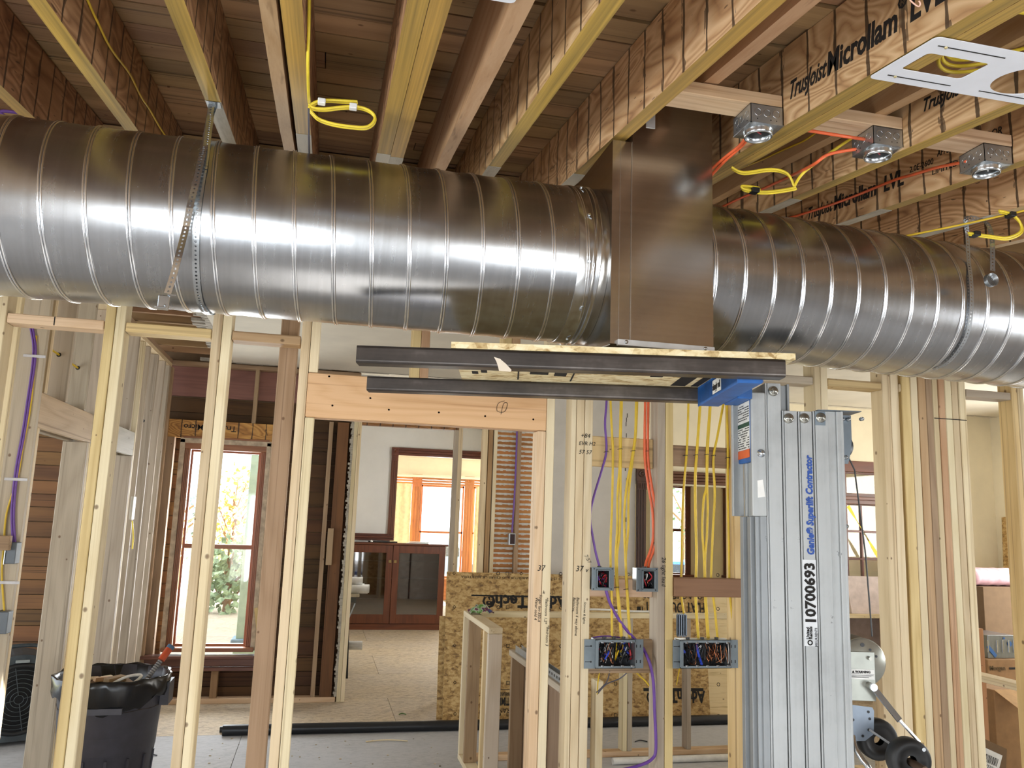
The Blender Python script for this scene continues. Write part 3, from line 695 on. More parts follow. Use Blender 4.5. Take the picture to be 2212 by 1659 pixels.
S = [('edge', 'pale doubled stud cut by the left edge of the photo', [(-1.315, -1.277, .039, ZT, white), (-1.276, -1.238, .039, ZT, pine)]),
     ('s1', 'doubled stud, one yellow and one white ply, in front of the trash can', [(-.887, -.849, .039, ZT, yell), (-.848, -.81, .039, ZT, white)]),
     ('s2', 'pale doubled stud that crosses the tall left window', [(-.482, -.444, .039, ZT, pine), (-.443, -.405, .039, ZT, white)]),
     ('s3', 'doubled door stud at the left end of the fir door header', [(-.128, -.090, .039, ZT, pine), (-.089, -.051, 2.297, ZT, white), (-.089, -.051, .0, 2.108, white)]),
     ('s4', 'door stud at the right end of the header with a pinkish trimmer and marker notes', [(.902, .940, .0, 2.108, fir), (.941, .979, .039, ZT, white)]),
     ('s5', 'built-up stud with marker notes left of the grey switch boxes', [(1.055, 1.079, .039, ZT, white), (1.08, 1.117, .039, ZT, pine), (1.118, 1.156, .039, ZT, white)]),
     ('s6', 'doubled grey and yellow stud between the two groups of cables', [(1.464, 1.502, .039, ZT, grey), (1.503, 1.541, .039, ZT, yell)]),
     ('s7', 'yellow stud just left of the lift mast', [(1.842, 1.880, .039, ZT, yell), (1.881, 1.919, .039, ZT, yell)]),
     ('s8', 'doubled stud above and behind the top of the lift mast', [(2.264, 2.302, 2.0, ZT, pine), (2.303, 2.341, 2.0, ZT, white)]),
     ('s9', 'pale doubled stud right of the hand winch', [(2.640, 2.686, .039, ZT, pine), (2.687, 2.733, .039, ZT, white)]),
     ('s10', 'yellowish doubled stud directly left of the built-up post', [(2.750, 2.80, .039, ZT, yell), (2.801, 2.842, .039, ZT, white)]),
     ('s11', 'stud cut by the right edge of the photo', [(3.395, 3.433, .039, ZT, yell), (3.434, 3.472, .039, ZT, pine)])]
SU = {k: stud_unit('wall_stud', lab, 'stud', pl, SPR) for k, lab, pl in S}
po = thing('built_up_post', 'built-up post of seven plies, reddish at left and pale at right', 'post', (2.98, 3.495, .04))
for i, (x0, x1, f) in enumerate(((2.845, 2.889, red), (2.89, 2.928, brown), (2.929, 2.962, pine), (2.963, 2.999, red), (3.0, 3.04, white), (3.041, 3.08, pine), (3.081, 3.122, white))):
    obj('ply', MB().box(x0, x1-.001, YF+.002*(i % 3), YK+.05, .039, ZT, .003), f('z'), po)
obj('ink_line', MB().box(2.93, 3.118, YF-.0012, YF-.0004, 2.285, 2.289), INK, po)
for x0, x1, lab in ((.335, .410, 'short doubled cripple stud over the left part of the door header'), (.735, .812, 'short doubled cripple stud over the right part of the door header')):
    t = thing('cripple_stud', lab, 'stud', (x0+.04, 3.495, 2.30)); m = (x0+x1)/2
    obj('stud', MB().box(x0, m-.0006, YF, YK, 2.297, ZT, .003), yell('z'), t); obj('stud', MB().box(m+.0006, x1, YF, YK, 2.297, ZT, .003), red('z'), t)
# door header
hd = thing('door_header', 'knotty fir door header with a handwritten 6 under the steel forks', 'header', (.43, 3.495, 2.108))
obj('header_board', MB().box(-.089, .940, YF, YF+.038, 2.11, 2.295, .003), wood('header_fir_', 'x', '#dcb283', '#c99a66', '#9b6738', rings=12, var=.05), hd)
obj('header_board', MB().box(-.089, .940, YF+.051, YK, 2.11, 2.295, .003), fir('x'), hd); obj('spacer', MB().box(-.089, .940, YF+.0385, YF+.0505, 2.112, 2.293), osb(), hd)
sk = MB()
for u, v in ((711, 813), (840, 885), (948, 891), (1048, 899), (1152, 906), (718, 876), (800, 860)):
    p = W(u, v, y=YF-.001); sk.disc(p, .0042, 'y', 10); sk.disc(p, .0042, 'y', 10, flip=True)
obj('screw_heads', sk, plain('screw_dark', '#3a2c1e', .6), hd)
sx = smooth([W(1090, 866, y=YF-.0015), W(1076, 872, y=YF-.0015), W(1074, 888, y=YF-.0015), W(1090, 889, y=YF-.0015), W(1096, 872, y=YF-.0015), W(1088, 872, y=YF-.0015), W(1082, 895, y=YF-.0015)], 5)
obj('pencil_mark', MB().tube(sx, .0011, 4), INK, hd)
# blocking between the studs
BLK = 'short blocking near the top of the front wall'
for x0, x1, f, lab in ((-1.236, -.889, fir, 'reddish blocking with a black pen line, left end of the wall'), (-.808, -.484, yell, 'yellow blocking left of the stud that crosses the window'), (-.403, -.130, red, 'brown blocking left of the door header stud'),
                       (1.92, 2.262, grey, 'blocking just behind the lift mast top'), (2.343, 2.638, yell, 'blocking right of the lift mast under the duct'), (2.735, 2.748, pine, 'tiny blocking between the two studs near the post'), (3.124, 3.393, grey, 'blocking right of the built-up post')):
    tag(obj('blocking', MB().box(x0, x1, YF, YK, 2.408, 2.446, .003), f('x')), lab, 'blocking', BLK)
W1 = MB().box(-1.07, -1.066, YF-.001, YF, 2.41, 2.445); tag(obj('pen_line', W1, INK), 'short black pen line across the reddish blocking', 'marking')
old_stud = thing('brown_stud', 'old brown stud behind the door jamb studs, right of the window', 'stud', (-.18, 3.63, .04))
obj('stud', MB().box(-.222, -.146, 3.60, 3.69, .0, 3.0, .004), wood('weathered_stud_', 'z', '#a88a6c', '#8f7152', '#5f452e'), old_stud)
# blocks the cables are stapled to
CBK = 'flat blocks that carry the cables'
def block(x0, x1, z0, z1, m, lab, y0=3.50): return tag(obj('cable_block', MB().box(x0, x1, y0, y0+.037, z0, z1, .003), m), lab, 'blocking', CBK)
block(1.157, 1.463, 1.970, 2.105, yell('x'), 'wide yellow block crossed by the purple, yellow and orange cables')
block(1.542, 1.841, 1.990, 2.085, brown('x'), 'brown block crossed by five yellow cables beside the mast')
block(1.157, 1.463, 1.40, 1.478, fir('x'), 'pale block behind the two single switch boxes')
block(1.542, 1.90, 1.41, 1.492, wood('dark_brown_', 'x', '#8a6447', '#6f4c33', '#4a2f1c'), 'dark brown block above the right gang box', 3.44)
block(1.157, 1.48, 1.078, 1.218, brown('x'), 'brown block behind the left gang box')
# marker writing on the studs
def note(s, size, u, v, par, rot=0, shear=.2, y=YF, bold=0):
    p = W(u, v, y=y-.0012); a = math.radians(rot)
    return words(s, size, p, (math.cos(a), 0, math.sin(a)), (-math.sin(a), 0, math.cos(a)), INK, par, shear=shear, depth=.0003, bold=bold, name='marker_note')
note('+84', .028, 1254, 945, SU['s5']); note('EVR H2', .024, 1250, 961, SU['s5']); note('57 57', .026, 1250, 980, SU['s5'])
note('37', .034, 1243, 1234, SU['s5']); note('7/57', .022, 1262, 1200, SU['s5'], -60); note('v', .03, 1264, 1236, SU['s5'])
note('Bathroom 4 way above', .017, 1246, 1290, SU['s5'], -92); note('Sconces & lights', .014, 1262, 1300, SU['s5'], -92); note('Balances', .017, 1238, 1290, SU['s5'], -92)
note('37', .034, 1160, 1233, SU['s4']); note('Water cold 4', .017, 1157, 1290, SU['s4'], -92); note('Finger fan-350-4', .017, 1165, 1284, SU['s4'], -92); note('*Bathroom 1,2*', .017, 1179, 1290, SU['s4'], -92)
note('*2 bed toilet', .017, 1189, 1276, SU['s4'], -92); note('*Bedroom 3', .017, 1181, 1350, SU['s4'], -92); note('k', .02, 1172, 1283, SU['s4']); note('26 light lead', .026, 1430, 1203, SU['s6'], -90)
# ================================================================ SPIRAL DUCT
DR, DY, DZ = .254, 2.498, 2.553
def ring_pt(phi, r, y=DY, z=DZ): return (y-r*math.cos(phi), z+r*math.sin(phi))
def duct(x0, x1, T, pitch, xref, label):
    t = thing('spiral_duct', label, 'duct', ((x0+x1)/2, DY, DZ-DR), 'round spiral ducts')
    m = MB(); m.T = T; n = 72; nx = max(4, int((x1-x0)/.05)); vs = []; fs = []
    for i in range(nx+1):
        x = x0+(x1-x0)*i/nx
        for k in range(n):
            a = 2*PI*k/n; ph = (x-xref)/pitch+(a+math.radians(18))/(2*PI); q = ph % 1.0
            r = DR-.0022*math.sin(PI*q)**.7*0 + .0012*math.cos(2*PI*q)
            y, z = ring_pt(a, r); vs.append((x, y, z))
    for i in range(nx):
        for k in range(n): fs.append((i*n+k, i*n+(k+1) % n, (i+1)*n+(k+1) % n, (i+1)*n+k))
    m.add(vs, fs, 0, True); obj('duct_shell', m, GALV, t)
    h = MB(); h.T = T
    k0 = int(math.floor((x0-xref)/pitch))-1; k1 = int(math.ceil((x1-xref)/pitch))+1
    for off in (-.0035, .0035):
        pts = []
        N_ = (k1-k0)*56
        for i in range(N_+1):
            a = math.radians(-18)-2*PI*(k0+(k1-k0)*i/N_); x = xref+pitch*(k0+(k1-k0)*i/N_)+off
            if x0 <= x <= x1:
                y, z = ring_pt(a, DR+.0012); pts.append((x, y, z))
        h.tube(pts, .0031, 6)
    obj('lock_seam', h, galv('seam_metal', 'x', '#e6e8ea', .24, .03), t)
    return t
dl = duct(-2.3, .742, None, .107, .303, 'long galvanised spiral duct left of the box plenum, hung by the perforated strap')
TR = Matrix.Translation((1.13, 2.498, 2.553)) @ Matrix.Rotation(math.radians(3.2), 4, 'Z') @ Matrix.Rotation(math.radians(.25), 4, 'Y') @ Matrix.Translation((-1.13, -2.498, -2.553))
drr = duct(1.114, 5.2, TR, .1055, 1.241, 'galvanised spiral duct right of the box plenum, under the coiled strap')
# collar at the plenum
cl = MB()
cl.lathe([(DR-.004, .70), (DR+.003, .701), (DR+.003, .738), (DR+.007, .741), (DR+.007, .746), (DR+.003, .749), (DR+.003, .762), (DR+.006, .765), (DR+.006, .770), (DR+.002, .773), (DR+.002, .7965)], (0, DY, DZ), 'x', 72)
obj('collar', cl, galv('collar_metal', 'x', '#c3c6c8', .2, .1), dl)
sc_ = MB()
for a in range(-80, 200, 33):
    y, z = ring_pt(math.radians(a), DR+.006); sc_.lathe([(.0055, 0), (.004, .003), (.0001, .004)], (.727, y, z), 'x', 8); sc_.tube([(.73, y, z), (.73, y-.006*math.cos(math.radians(a)), z+.006*math.sin(math.radians(a)))], .004, 8)
obj('collar_screws', sc_, ZINCB, dl)
# box plenum
PX0, PX1, PYF, PYB, PZ0 = .797, 1.129, 2.236, 2.76, 2.243
pn = thing('box_plenum', 'upright galvanised box plenum between the two spiral ducts, rising between the joists', 'duct', (.96, 2.5, PZ0))
obj('plenum_body', MB().prism([(PX0, PZ0), (PX1, PZ0), (PX1, 3.125), (.862, 3.125), (.862, 2.884), (PX0, 2.884)], PYF, PYB), PLEN, pn)
obj('corner_seam', MB().box(.858, .861, PYF-.0025, PYF, PZ0, 2.884).box(.822, .8235, PYF-.001, PYF, PZ0, 2.884), galv('seam_line', 'z', '#d3d5d6', .25, .05), pn)
fg = MB(); fg.box(PX0+.02, PX1-.004, PYF-.016, PYF, PZ0-.006, PZ0+.012, .001); fg.hexa([(PX0-.03, PYF+.0, PZ0-.016), (PX0, PYF, PZ0-.004), (PX0, PYB, PZ0-.004), (PX0-.03, PYB, PZ0-.016), (PX0-.03, PYF, PZ0-.0145), (PX0, PYF, PZ0-.0025), (PX0, PYB, PZ0-.0025), (PX0-.03, PYB, PZ0-.0145)])
obj('bottom_flange', fg, plain('flange_metal', '#dcdedf', .45, .6), pn)
sw = MB()
for x in (PX0+.045, PX1-.035): sw.lathe([(.006, 0), (.005, -.004), (.0001, -.005)], (x, PYF-.0165, PZ0+.004), 'y', 10)
obj('flange_screws', sw, ZINCB, pn)
tp = MB().box(.905, .935, PYF-.002, PYF, 2.94, 3.02); obj('tape_strip', tp, plain('foil_tape', '#e3e5e4', .3, .6), pn)
# perforated hanger straps
def strap(pts, wvec, name, par, w=.019, label=None, rough_mat=None):
    """ribbon of square links, each with a round hole"""
    pts = [Vector(p) for p in pts]
    seg = [0.0]
    for a, b in zip(pts, pts[1:]): seg.append(seg[-1]+(b-a).length)
    def at(s):
        for i in range(len(seg)-1):
            if s <= seg[i+1] or i == len(seg)-2:
                t = (s-seg[i])/max(1e-9, seg[i+1]-seg[i]); return pts[i].lerp(pts[i+1], t), (pts[i+1]-pts[i]).normalized()
    step = .0125; n = int(seg[-1]/step); m = MB()
    for i in range(n):
        (p, t), (q, _) = at(i*step), at((i+1)*step); c = (p+q)/2; wv = Vector(wvec(c) if callable(wvec) else wvec); wv = (wv-t*wv.dot(t)).normalized()
        nn = t.cross(wv).normalized(); hs = step/2; r = .0030 if i % 4 else .0036
        O = [(1, 0), (1, 1), (0, 1), (-1, 1), (-1, 0), (-1, -1), (0, -1), (1, -1)]
        vs = []
        for lay in (0, .0008):
            vs += [c+wv*(a*w/2)+t*(b*hs)+nn*lay for a, b in O]+[c+wv*(r*math.cos(k*PI/4))+t*(r*math.sin(k*PI/4))+nn*lay for k in range(8)]
        fs = []
        for k in range(8):
            j = (k+1) % 8
            fs += [(k, 8+k, 8+j, j), (16+k, 16+j, 24+j, 24+k), (8+k, 24+k, 24+j, 8+j)]
        m.add(vs, fs)
    return obj(name, m, rough_mat or ZINC, par, label)
def on_duct(u, v, gap=.004, r=DR):
    d = RIGHT*((u-CX)/FPX)-UP*((v-CY)/FPX)+FWD; o = Vector((0, 0, EYE)); R = r+gap
    a = d.y**2+d.z**2; b = 2*((o.y-DY)*d.y+(o.z-DZ)*d.z); c = (o.y-DY)**2+(o.z-DZ)**2-R*R
    q = b*b-4*a*c; t = (-b-math.sqrt(max(q, 0)))/(2*a); return o+d*t
hs = thing('hanger_strap', 'perforated steel strap hanging in two strands from a joist round the left duct', 'strap', (-.4, 2.44, 2.3))
Ap = [(-.397, 2.45, 2.922), (-.397, 2.40, 2.86), on_duct(443, 345)]+[on_duct(u, v) for u, v in ((437, 380), (431, 420), (425, 470), (423, 520), (423, 570), (425, 610), (429, 640), (434, 658))]
last = Ap[-1]; a0 = math.atan2(last.z-DZ, DY-last.y)
for k in range(1, 12):
    a = a0-k*.22; y, z = ring_pt(a, DR+.004); Ap.append(Vector((last.x+.004*k, y, z)))
strap(smooth(Ap, 6), (1, 0, 0), 'strap_strand', hs, rough_mat=ZINCB)
Bp = [(-.402, 2.432, 2.920), W(446, 292, y=2.36)]+[on_duct(u, v, .014+.0001*(v-330)) for u, v in ((437, 335), (426, 385), (412, 440), (402, 490))]+[W(388, 545, y=2.205), W(376, 590, y=2.205), W(362, 635, y=2.205)]
strap(smooth(Bp, 6), (1, -.25, 0), 'strap_strand', hs, rough_mat=ZINCB)
bk = MB(); p = W(354, 655, y=2.205); bk.box(p.x-.014, p.x+.014, 2.198, 2.206, p.z-.016, p.z+.02, .002); bk.box(p.x-.014, p.x+.014, 2.17, 2.2, p.z-.02, p.z-.0165, .001); bk.box(p.x+.008, p.x+.03, 2.196, 2.2, p.z+.02, p.z+.024)
bk.lathe([(.005, 2.190), (.004, 2.194), (.005, 2.198)], (p.x, 0, p.z-.006), 'y', 10); bk.disc((p.x, 2.190, p.z-.006), .005, 'y', 10)
obj('strap_clip', bk, ZINCB, hs)
nb = MB().box(-.418, -.378, 2.42, 2.46, ZB(2.44)-.0045, ZB(2.44)-.0015); obj('nail_tab', nb, ZINC, hs)
hr = thing('hanger_strap', 'perforated strap ending in a flat coil in front of the right duct', 'strap', (2.42, 2.44, 2.4))
def dR(u, v, gap=.006):
    inv = TR.inverted(); d = RIGHT*((u-CX)/FPX)-UP*((v-CY)/FPX)+FWD; o = inv @ Vector((0, 0, EYE)); d2 = inv.to_3x3() @ d; R = DR+gap
    a = d2.y**2+d2.z**2; b = 2*((o.y-DY)*d2.y+(o.z-DZ)*d2.z); c = (o.y-DY)**2+(o.z-DZ)**2-R*R
    t = (-b-math.sqrt(max(b*b-4*a*c, 0)))/(2*a); return TR @ (o+d2*t)
top = W(2085, 471, y=2.30); tz = ZB(2.3)-.004
Cp = [W(2122, 476, y=2.30), W(2100, 470, y=2.30), W(2085, 474, y=2.30), W(2089, 500, y=2.33), dR(2092, 560), dR(2097, 600), dR(2099, 640), dR(2097, 680), dR(2090, 720), dR(2072, 755), dR(2045, 785), dR(2010, 800)]
strap(smooth(Cp, 5), (1, 0, 0), 'strap_strand', hr, .016)
Dp = [W(2118, 473, y=2.29), W(2134, 485, y=2.26), W(2142, 510, y=2.23), W(2144, 545, y=2.21), W(2144, 588, y=2.2)]
strap(smooth(Dp, 5), (1, -.3, 0), 'strap_strand', hr, .016)
cc = W(2141, 605, y=2.195); co_ = MB()
for r in (.022, .018, .014, .010, .006): co_.lathe([(r, -.008), (r, .008), (r-.0012, .008), (r-.0012, -.008), (r, -.008)], cc, 'y', 28)
obj('strap_coil', co_, ZINC, hr)

# ================================================================ MATERIAL LIFT, turned 12.7 degrees; its own frame: x along the forks, y away
LA = math.radians(12.7); LO = Vector((1.371, 2.36, 0)); LX = Vector((math.cos(LA), -math.sin(LA), 0)); LY = Vector((math.sin(LA), math.cos(LA), 0))
def turned(name, label, cat):
    o = thing(name, label, cat, LO); o.rotation_euler = (0, 0, -LA); WORLD[o.name] = Vector(); return o
def LW(u, v, ly=0.0):
    d = RIGHT*((u-CX)/FPX)-UP*((v-CY)/FPX)+FWD; o = Vector((0, 0, EYE)); t = (ly-(o-LO).dot(LY))/d.dot(LY); P = o+d*t
    return Vector(((P-LO).dot(LX), ly, P.z))
lf = turned('material_lift', 'aluminium hand winch material lift holding the plenum on two steel forks', 'lift')
def L(nm, m, mat, lab=None): return obj(nm, m, mat, lf, lab)
def rtube(m, x0, x1, y0, y1, z0, z1, r=.008, t=.005):
    """hollow rectangular tube along x with rounded corners"""
    def loop(a, q):
        pts = []
        for (cy, cz, s) in ((y1-q-a, z1-q-a, 0), (y0+q+a, z1-q-a, 1), (y0+q+a, z0+q+a, 2), (y1-q-a, z0+q+a, 3)):
            for k in range(5):
                an = PI/2*s+PI/2*k/4; pts.append((cy+q*math.cos(an), cz+q*math.sin(an)))
        return pts
    o = loop(0, r); i = loop(t, max(r-t, .002)); n = len(o); vs = []
    for x in (x0, x1):
        for Lp in (o, i): vs += [(x, a, b) for a, b in Lp]
    fs = []
    for k in range(n):
        j = (k+1) % n
        fs += [(k, j, 2*n+j, 2*n+k), (n+k, 3*n+k, 3*n+j, n+j), (k, n+k, n+j, j), (2*n+k, 2*n+j, 3*n+j, 3*n+k)]
    return m.add(vs, fs, 0)
FN, FF = -.36, .20
L('fork', rtube(MB(), -1.256, -.0535, FN, FN+.0635, 2.1385, 2.189), MILL, 'near black steel fork tube with a torn paper scrap')
L('fork', rtube(MB(), -1.322, -.124, FF, FF+.0635, 2.1465, 2.197), MILL, 'far black steel fork tube with a weld line')
pp = [(1067, 771), (1080, 775), (1093, 786), (1105, 799), (1103, 803), (1078, 801), (1075, 789), (1072, 780)]
q = [LW(u, v, FN-.0016) for u, v in pp]; n = len(q); ps = MB().add(q+[a+Vector((0, .0012, 0)) for a in q], [tuple(range(n)), tuple(range(2*n-1, n-1, -1))]+[(i, i+n, (i+1) % n+n, (i+1) % n) for i in range(n)])
L('paper_scrap', ps, plain('cream_paper', '#e9dcc8', .7))
# blue cross carriage between the forks
cb = MB().box(-.171, -.095, FN+.064, FF-.0005, 2.130, 2.192, .005).box(-.095, -.0455, -.02, .145, 2.128, 2.188, .004).box(-.045, -.028, .006, .155, 1.93, 2.15, .003).box(-.171, -.166, FN+.0645, FF-.001, 2.128, 2.196, .002)
L('carriage', cb, BLUE)
SY0, SY1 = .018, .150
L('label_plate', MB().box(-.0462, -.0455, SY0, SY1, 1.972, 2.128), plain('sticker_white', '#e3e2dc', .5), 'white instruction label with fine print, orange foot and green band')
L('label_band', MB().box(-.0468, -.0463, SY0, SY1, 1.944, 1.971), plain('sticker_orange', '#d9632c', .5)); L('label_band', MB().box(-.0468, -.0463, SY0, SY1, 2.046, 2.060), plain('sticker_green', '#1e4a35', .5))
fp = MB(); pr = random.Random(9)
for zc in [1.978+.0078*i for i in range(19)]:
    if 2.042 < zc < 2.064: continue
    y = SY0+.004
    while y < SY1-.01:
        w_ = pr.uniform(.005, .026)
        if pr.random() < .8: fp.box(-.0468, -.0463, y, min(y+w_, SY1-.003), zc-.0018, zc+.0016)
        y += w_+.004
L('fine_print', fp, plain('print_dark', '#3c3d3d', .6))
e0 = Vector((-.1722, -.02, 2.142)); L('sticker', MB().box(-.1722, -.1714, -.115, -.012, 2.138, 2.182), plain('sticker_white', '#e3e2dc', .5))
words('simply roll', .03, (-.1726, -.016, 2.150), (0, -1, 0), (0, 0, 1), INK, lf, fit=.092, bold=.001)
MD = .150
ca = MB().box(-.0455, -.0005, -.004, .012, 1.757, 2.152, .003).box(-.0275, -.0005, .012, MD, 1.757, 2.152).box(-.0685, -.0285, MD, MD+.006, 1.757, 2.156, .001).box(-.0685, -.064, MD-.014, MD, 1.757, 2.156, .001).box(-.033, -.0276, .05, .056, 1.757, 1.93, .001).box(-.036, -.0276, .10, .112, 1.757, 1.93, .001)
L('carriage_channel', ca, ALU)
L('carriage_bolt', MB().lathe([(.013, -.0045), (.013, -.008), (.008, -.009), (.008, -.016), (.001, -.017)], (-.017, 0, 1.955), 'y', 18), ZINCB)
L('torn_sticker', MB().hexa([LW(1636, 1038, -.0052), LW(1648, 1036, -.0052), LW(1648, 1036, -.0045), LW(1636, 1038, -.0045), LW(1637, 1075, -.0052), LW(1653, 1073, -.0052), LW(1653, 1073, -.0045), LW(1637, 1075, -.0045)]), WHITEP)
cols = [(.001, .0535, .14, 2.184), (.0548, .1052, .14, 2.096), (.1064, .1525, .14, 2.096), (.1538, .2405, .10, 2.098)]
for i, (x0, x1, z0, z1) in enumerate(cols):
    m = MB().box(x0, x1, .006, MD, z0, z1, .001).box(x0, x0+.004, 0, .01, z0, z1, .001).box(x0+.0075, x1-.0025, .0005, .008, z0, z1, .001)
    if i == 3: m.box(.2015, .204, -.001, .002, z0, z1).box(.226, .2405, -.009, 0, z0, z1, .002).box(.2385, .2465, -.011, MD, z0, z1, .001)
    L('mast_section', m, ALU)
L('mast_section', MB().box(.0545, .082, .04, MD, 2.0975, 2.184, .001).box(.082, .0895, .03, MD+.01, 2.0975, 2.188, .001), ALUD)
lo = MB()
for y0, y1, dx in ((.012, .02, 0), (.035, .045, -.010), (.062, .088, -.004), (.115, MD, -.010)): lo.box(-.033+dx, -.0005, y0, y1, .14, 1.756, .001)
lo.box(-.020, -.0005, .003, MD, .14, 1.756); L('front_rail', lo, ALUD)
for x, z in ((.027, 2.158), (.0745, 2.071), (.125, 2.073), (.178, 2.077)):
    L('roller_bolt', MB().lathe([(.0165, -.0005), (.0162, -.004), (.012, -.0055), (.008, -.006), (.0075, -.009), (.001, -.010)], (x, 0, z), 'y', 20), plain('bolt_steel', '#9b9a92', .3, .9))
L('wear_patch', MB().box(.160, .193, -.0012, .0003, 2.052, 2.096, .0003), plain('grey_plastic', '#75828c', .5))
BLT = plain('blue_lettering', '#14479c', .5)
words('Genie\u00ae Superlift Contractor', .030, (.1455, -.001, 1.642), (0, 0, 1), (-1, 0, 0), BLT, lf, bold=.0013, fit=.312, shear=.12)
L('number_plate', MB().box(.1085, .1505, -.0008, .0004, 1.368, 1.628), plain('label_grey', '#d7dbde', .5))
words('10700693', .044, (.1445, -.0016, 1.432), (0, 0, 1), (-1, 0, 0), INK, lf, bold=.0016, fit=.178)
words('United', .013, (.124, -.0016, 1.388), (0, 0, 1), (-1, 0, 0), INK, lf, bold=.0004); words('Rentals', .013, (.133, -.0016, 1.388), (0, 0, 1), (-1, 0, 0), INK, lf, bold=.0004)
words('800.UR.RENTS', .0105, (.1485, -.0016, 1.366), (0, 0, 1), (-1, 0, 0), INK, lf, fit=.056)
L('logo_ring', MB().lathe([(.0085, -.0014), (.0045, -.0014)], (.126, 0, 1.378), 'y', 20), INK)
# head pulley bracket
outl = [(.248, 2.093), (.293, 2.093), (.293, 2.01), (.287, 1.965), (.279, 1.935), (.249, 1.933)]
hp = MB().box(.166, .306, -.012, .17, 2.0985, 2.1015, .0008).prism(outl, .04, .045, plane='xz').prism(outl, .105, .11, plane='xz'); L('pulley_bracket', hp, plain('bracket_grey', '#6e7880', .4, .5))
L('pulley', MB().lathe([(.012, .06), (.045, .061), (.04, .075), (.045, .089), (.012, .09)], (.262, 0, 1.995), 'y', 28), BLACK)
for u, v in ((1820, 906), (1833, 906), (1862, 905), (1820, 990), (1828, 988), (1820, 1138), (1829, 1137)):
    p = LW(u, v, .03); L('bracket_bolt', MB().lathe([(.0065, .039), (.0065, .027), (.0035, .026), (.0035, .020), (.0001, .019)], (p.x, 0, p.z), 'y', 8), ZINCB)
L('wire_rope', MB().tube([(.278, .075, 1.995), LW(1846, 1015, .075), LW(1870, 1200, .07), LW(1884, 1375, .04)], .0025, 6), plain('wire_rope', '#4b4d4e', .5, .5))
# winch
wc = LW(1868, 1432); L('winch_drum', MB().lathe([(.0, .008), (.066, .008), (.072, .015), (.072, .02), (.03, .022), (.03, .095), (.072, .097), (.072, .102), (.0, .103)], (wc.x, 0, wc.z), 'y', 40), plain('winch_steel', '#a9aaa0', .32, .7, .12))
for u, v, r in ((1863, 1393, .0065), (1880, 1404, .0042), (1893, 1418, .0038)):
    p = LW(u, v, .0065); L('drum_hole', MB().cyl((p.x, .0065, p.z), r, .0012, 'y', 10), BLACK)
L('winch_frame', MB().box(.247, .324, .001, .005, 1.212, 1.356, .001).box(.2466, .25, .001, .12, 1.212, 1.356), plain('winch_plate', '#9ea098', .35, .65))
L('warning_label', MB().box(.249, .321, -.0003, .0008, 1.275, 1.304), WHITEP, 'white warning label on the winch')
words('WARNING', .0098, (.262, -.0006, 1.2935), (1, 0, 0), (0, 0, 1), INK, lf, fit=.047, bold=.0004)
tr = MB().prism([(.252, 1.2935), (.260, 1.2935), (.256, 1.301)], -.0008, -.0004, plane='xz').box(.250, .320, -.0008, -.0004, 1.2905, 1.2912)
for i in range(3): tr.box(.251, .318-.007*i, -.0008, -.0004, 1.286-.003*i, 1.2871-.003*i)
L('warning_print', tr, INK)
h0, h1, h2, h3 = Vector((.302, -.03, 1.259)), Vector((.376, -.035, 1.167)), Vector((.42, -.062, 1.113)), Vector((.432, -.075, 1.10))
L('winch_shaft', MB().cyl((h0.x, -.028, h0.z), .010, .045, 'y', 14).cyl((.306, -.012, 1.338), .0055, .012, 'y', 10), plain('bolt_steel', '#9b9a92', .3, .9))
ck_ = MB()
for a, b in ((h0, h1), (h1, h2), (h2, h3)): ck_.beam(a, b, .0045, .018, up=(-.6, 0, .5))
L('crank_arm', ck_, ZINCB); L('crank_hub', MB().cyl((h0.x, -.038, h0.z), .011, .010, 'y', 16), ZINCB)
def wheel(x, y, z, r, w_, nm='carry_wheel'):
    return L(nm, MB().lathe([(r*.25, y-.001), (r*.55, y), (r*.62, y-.006), (r*.88, y-.008), (r, y+.004), (r, y+w_-.004), (r*.88, y+w_+.008), (r*.6, y+w_+.004), (r*.25, y+w_)], (x, 0, z), 'y', 36), RUB)
wheel(.358, .07, 1.084, .062, .03); wheel(.366, -.12, 1.075, .060, .04)
L('axle', MB().cyl((.372, -.185, 1.068), .011, .09, 'y', 14).cyl((.378, -.225, 1.062), .0075, .05, 'y', 12), plain('rusty_axle', '#6d5848', .5, .6))
L('wheel_rivet', MB().cyl((.398, -.131, 1.11), .0055, .004, 'y', 12), ZINCB)
L('wheel_bracket', MB().prism([(.2475, 1.195), (.324, 1.188), (.329, 1.178), (.325, 1.110), (.298, 1.090), (.2475, 1.087)], .03, .034, plane='xz'), plain('bracket_bluegrey', '#8e99a6', .4, .5))
for u, v in ((1876, 1538), (1879, 1553), (1864, 1590), (1843, 1555), (1877, 1577)):
    p = LW(u, v, .0285); L('bracket_hole', MB().cyl((p.x, .0285, p.z), .0042, .001, 'y', 10), BLACK)
L('wheel_arm', MB().beam(LW(1880, 1578, .025), LW(1950, 1625, -.05), .006, .024, up=(0, 1, 0)), plain('bracket_grey2', '#8b9094', .4, .6))
L('push_handle', MB().tube(smooth([LW(1842, 1590, .02), LW(1848, 1615, 0), LW(1862, 1640, -.02), LW(1880, 1668, -.035), LW(1905, 1760, -.04)], 6), .0085, 12), ZINCB)
ba = MB().box(-.05, .28, -.05, .21, .10, .15, .004)
for y in (-.20, .36): ba.box(-1.15, .48, y-.03, y+.03, .09, .14, .004)
ba.box(0, .1, -.2, .36, .09, .14); L('base_frame', ba, BLUE)
for x in (-1.1, .42):
    for y in (-.20, .36): L('castor', MB().lathe([(.01, y-.016), (.045, y-.016), (.045, y+.016), (.01, y+.016)], (x, 0, .0455), 'y', 20), RUB)
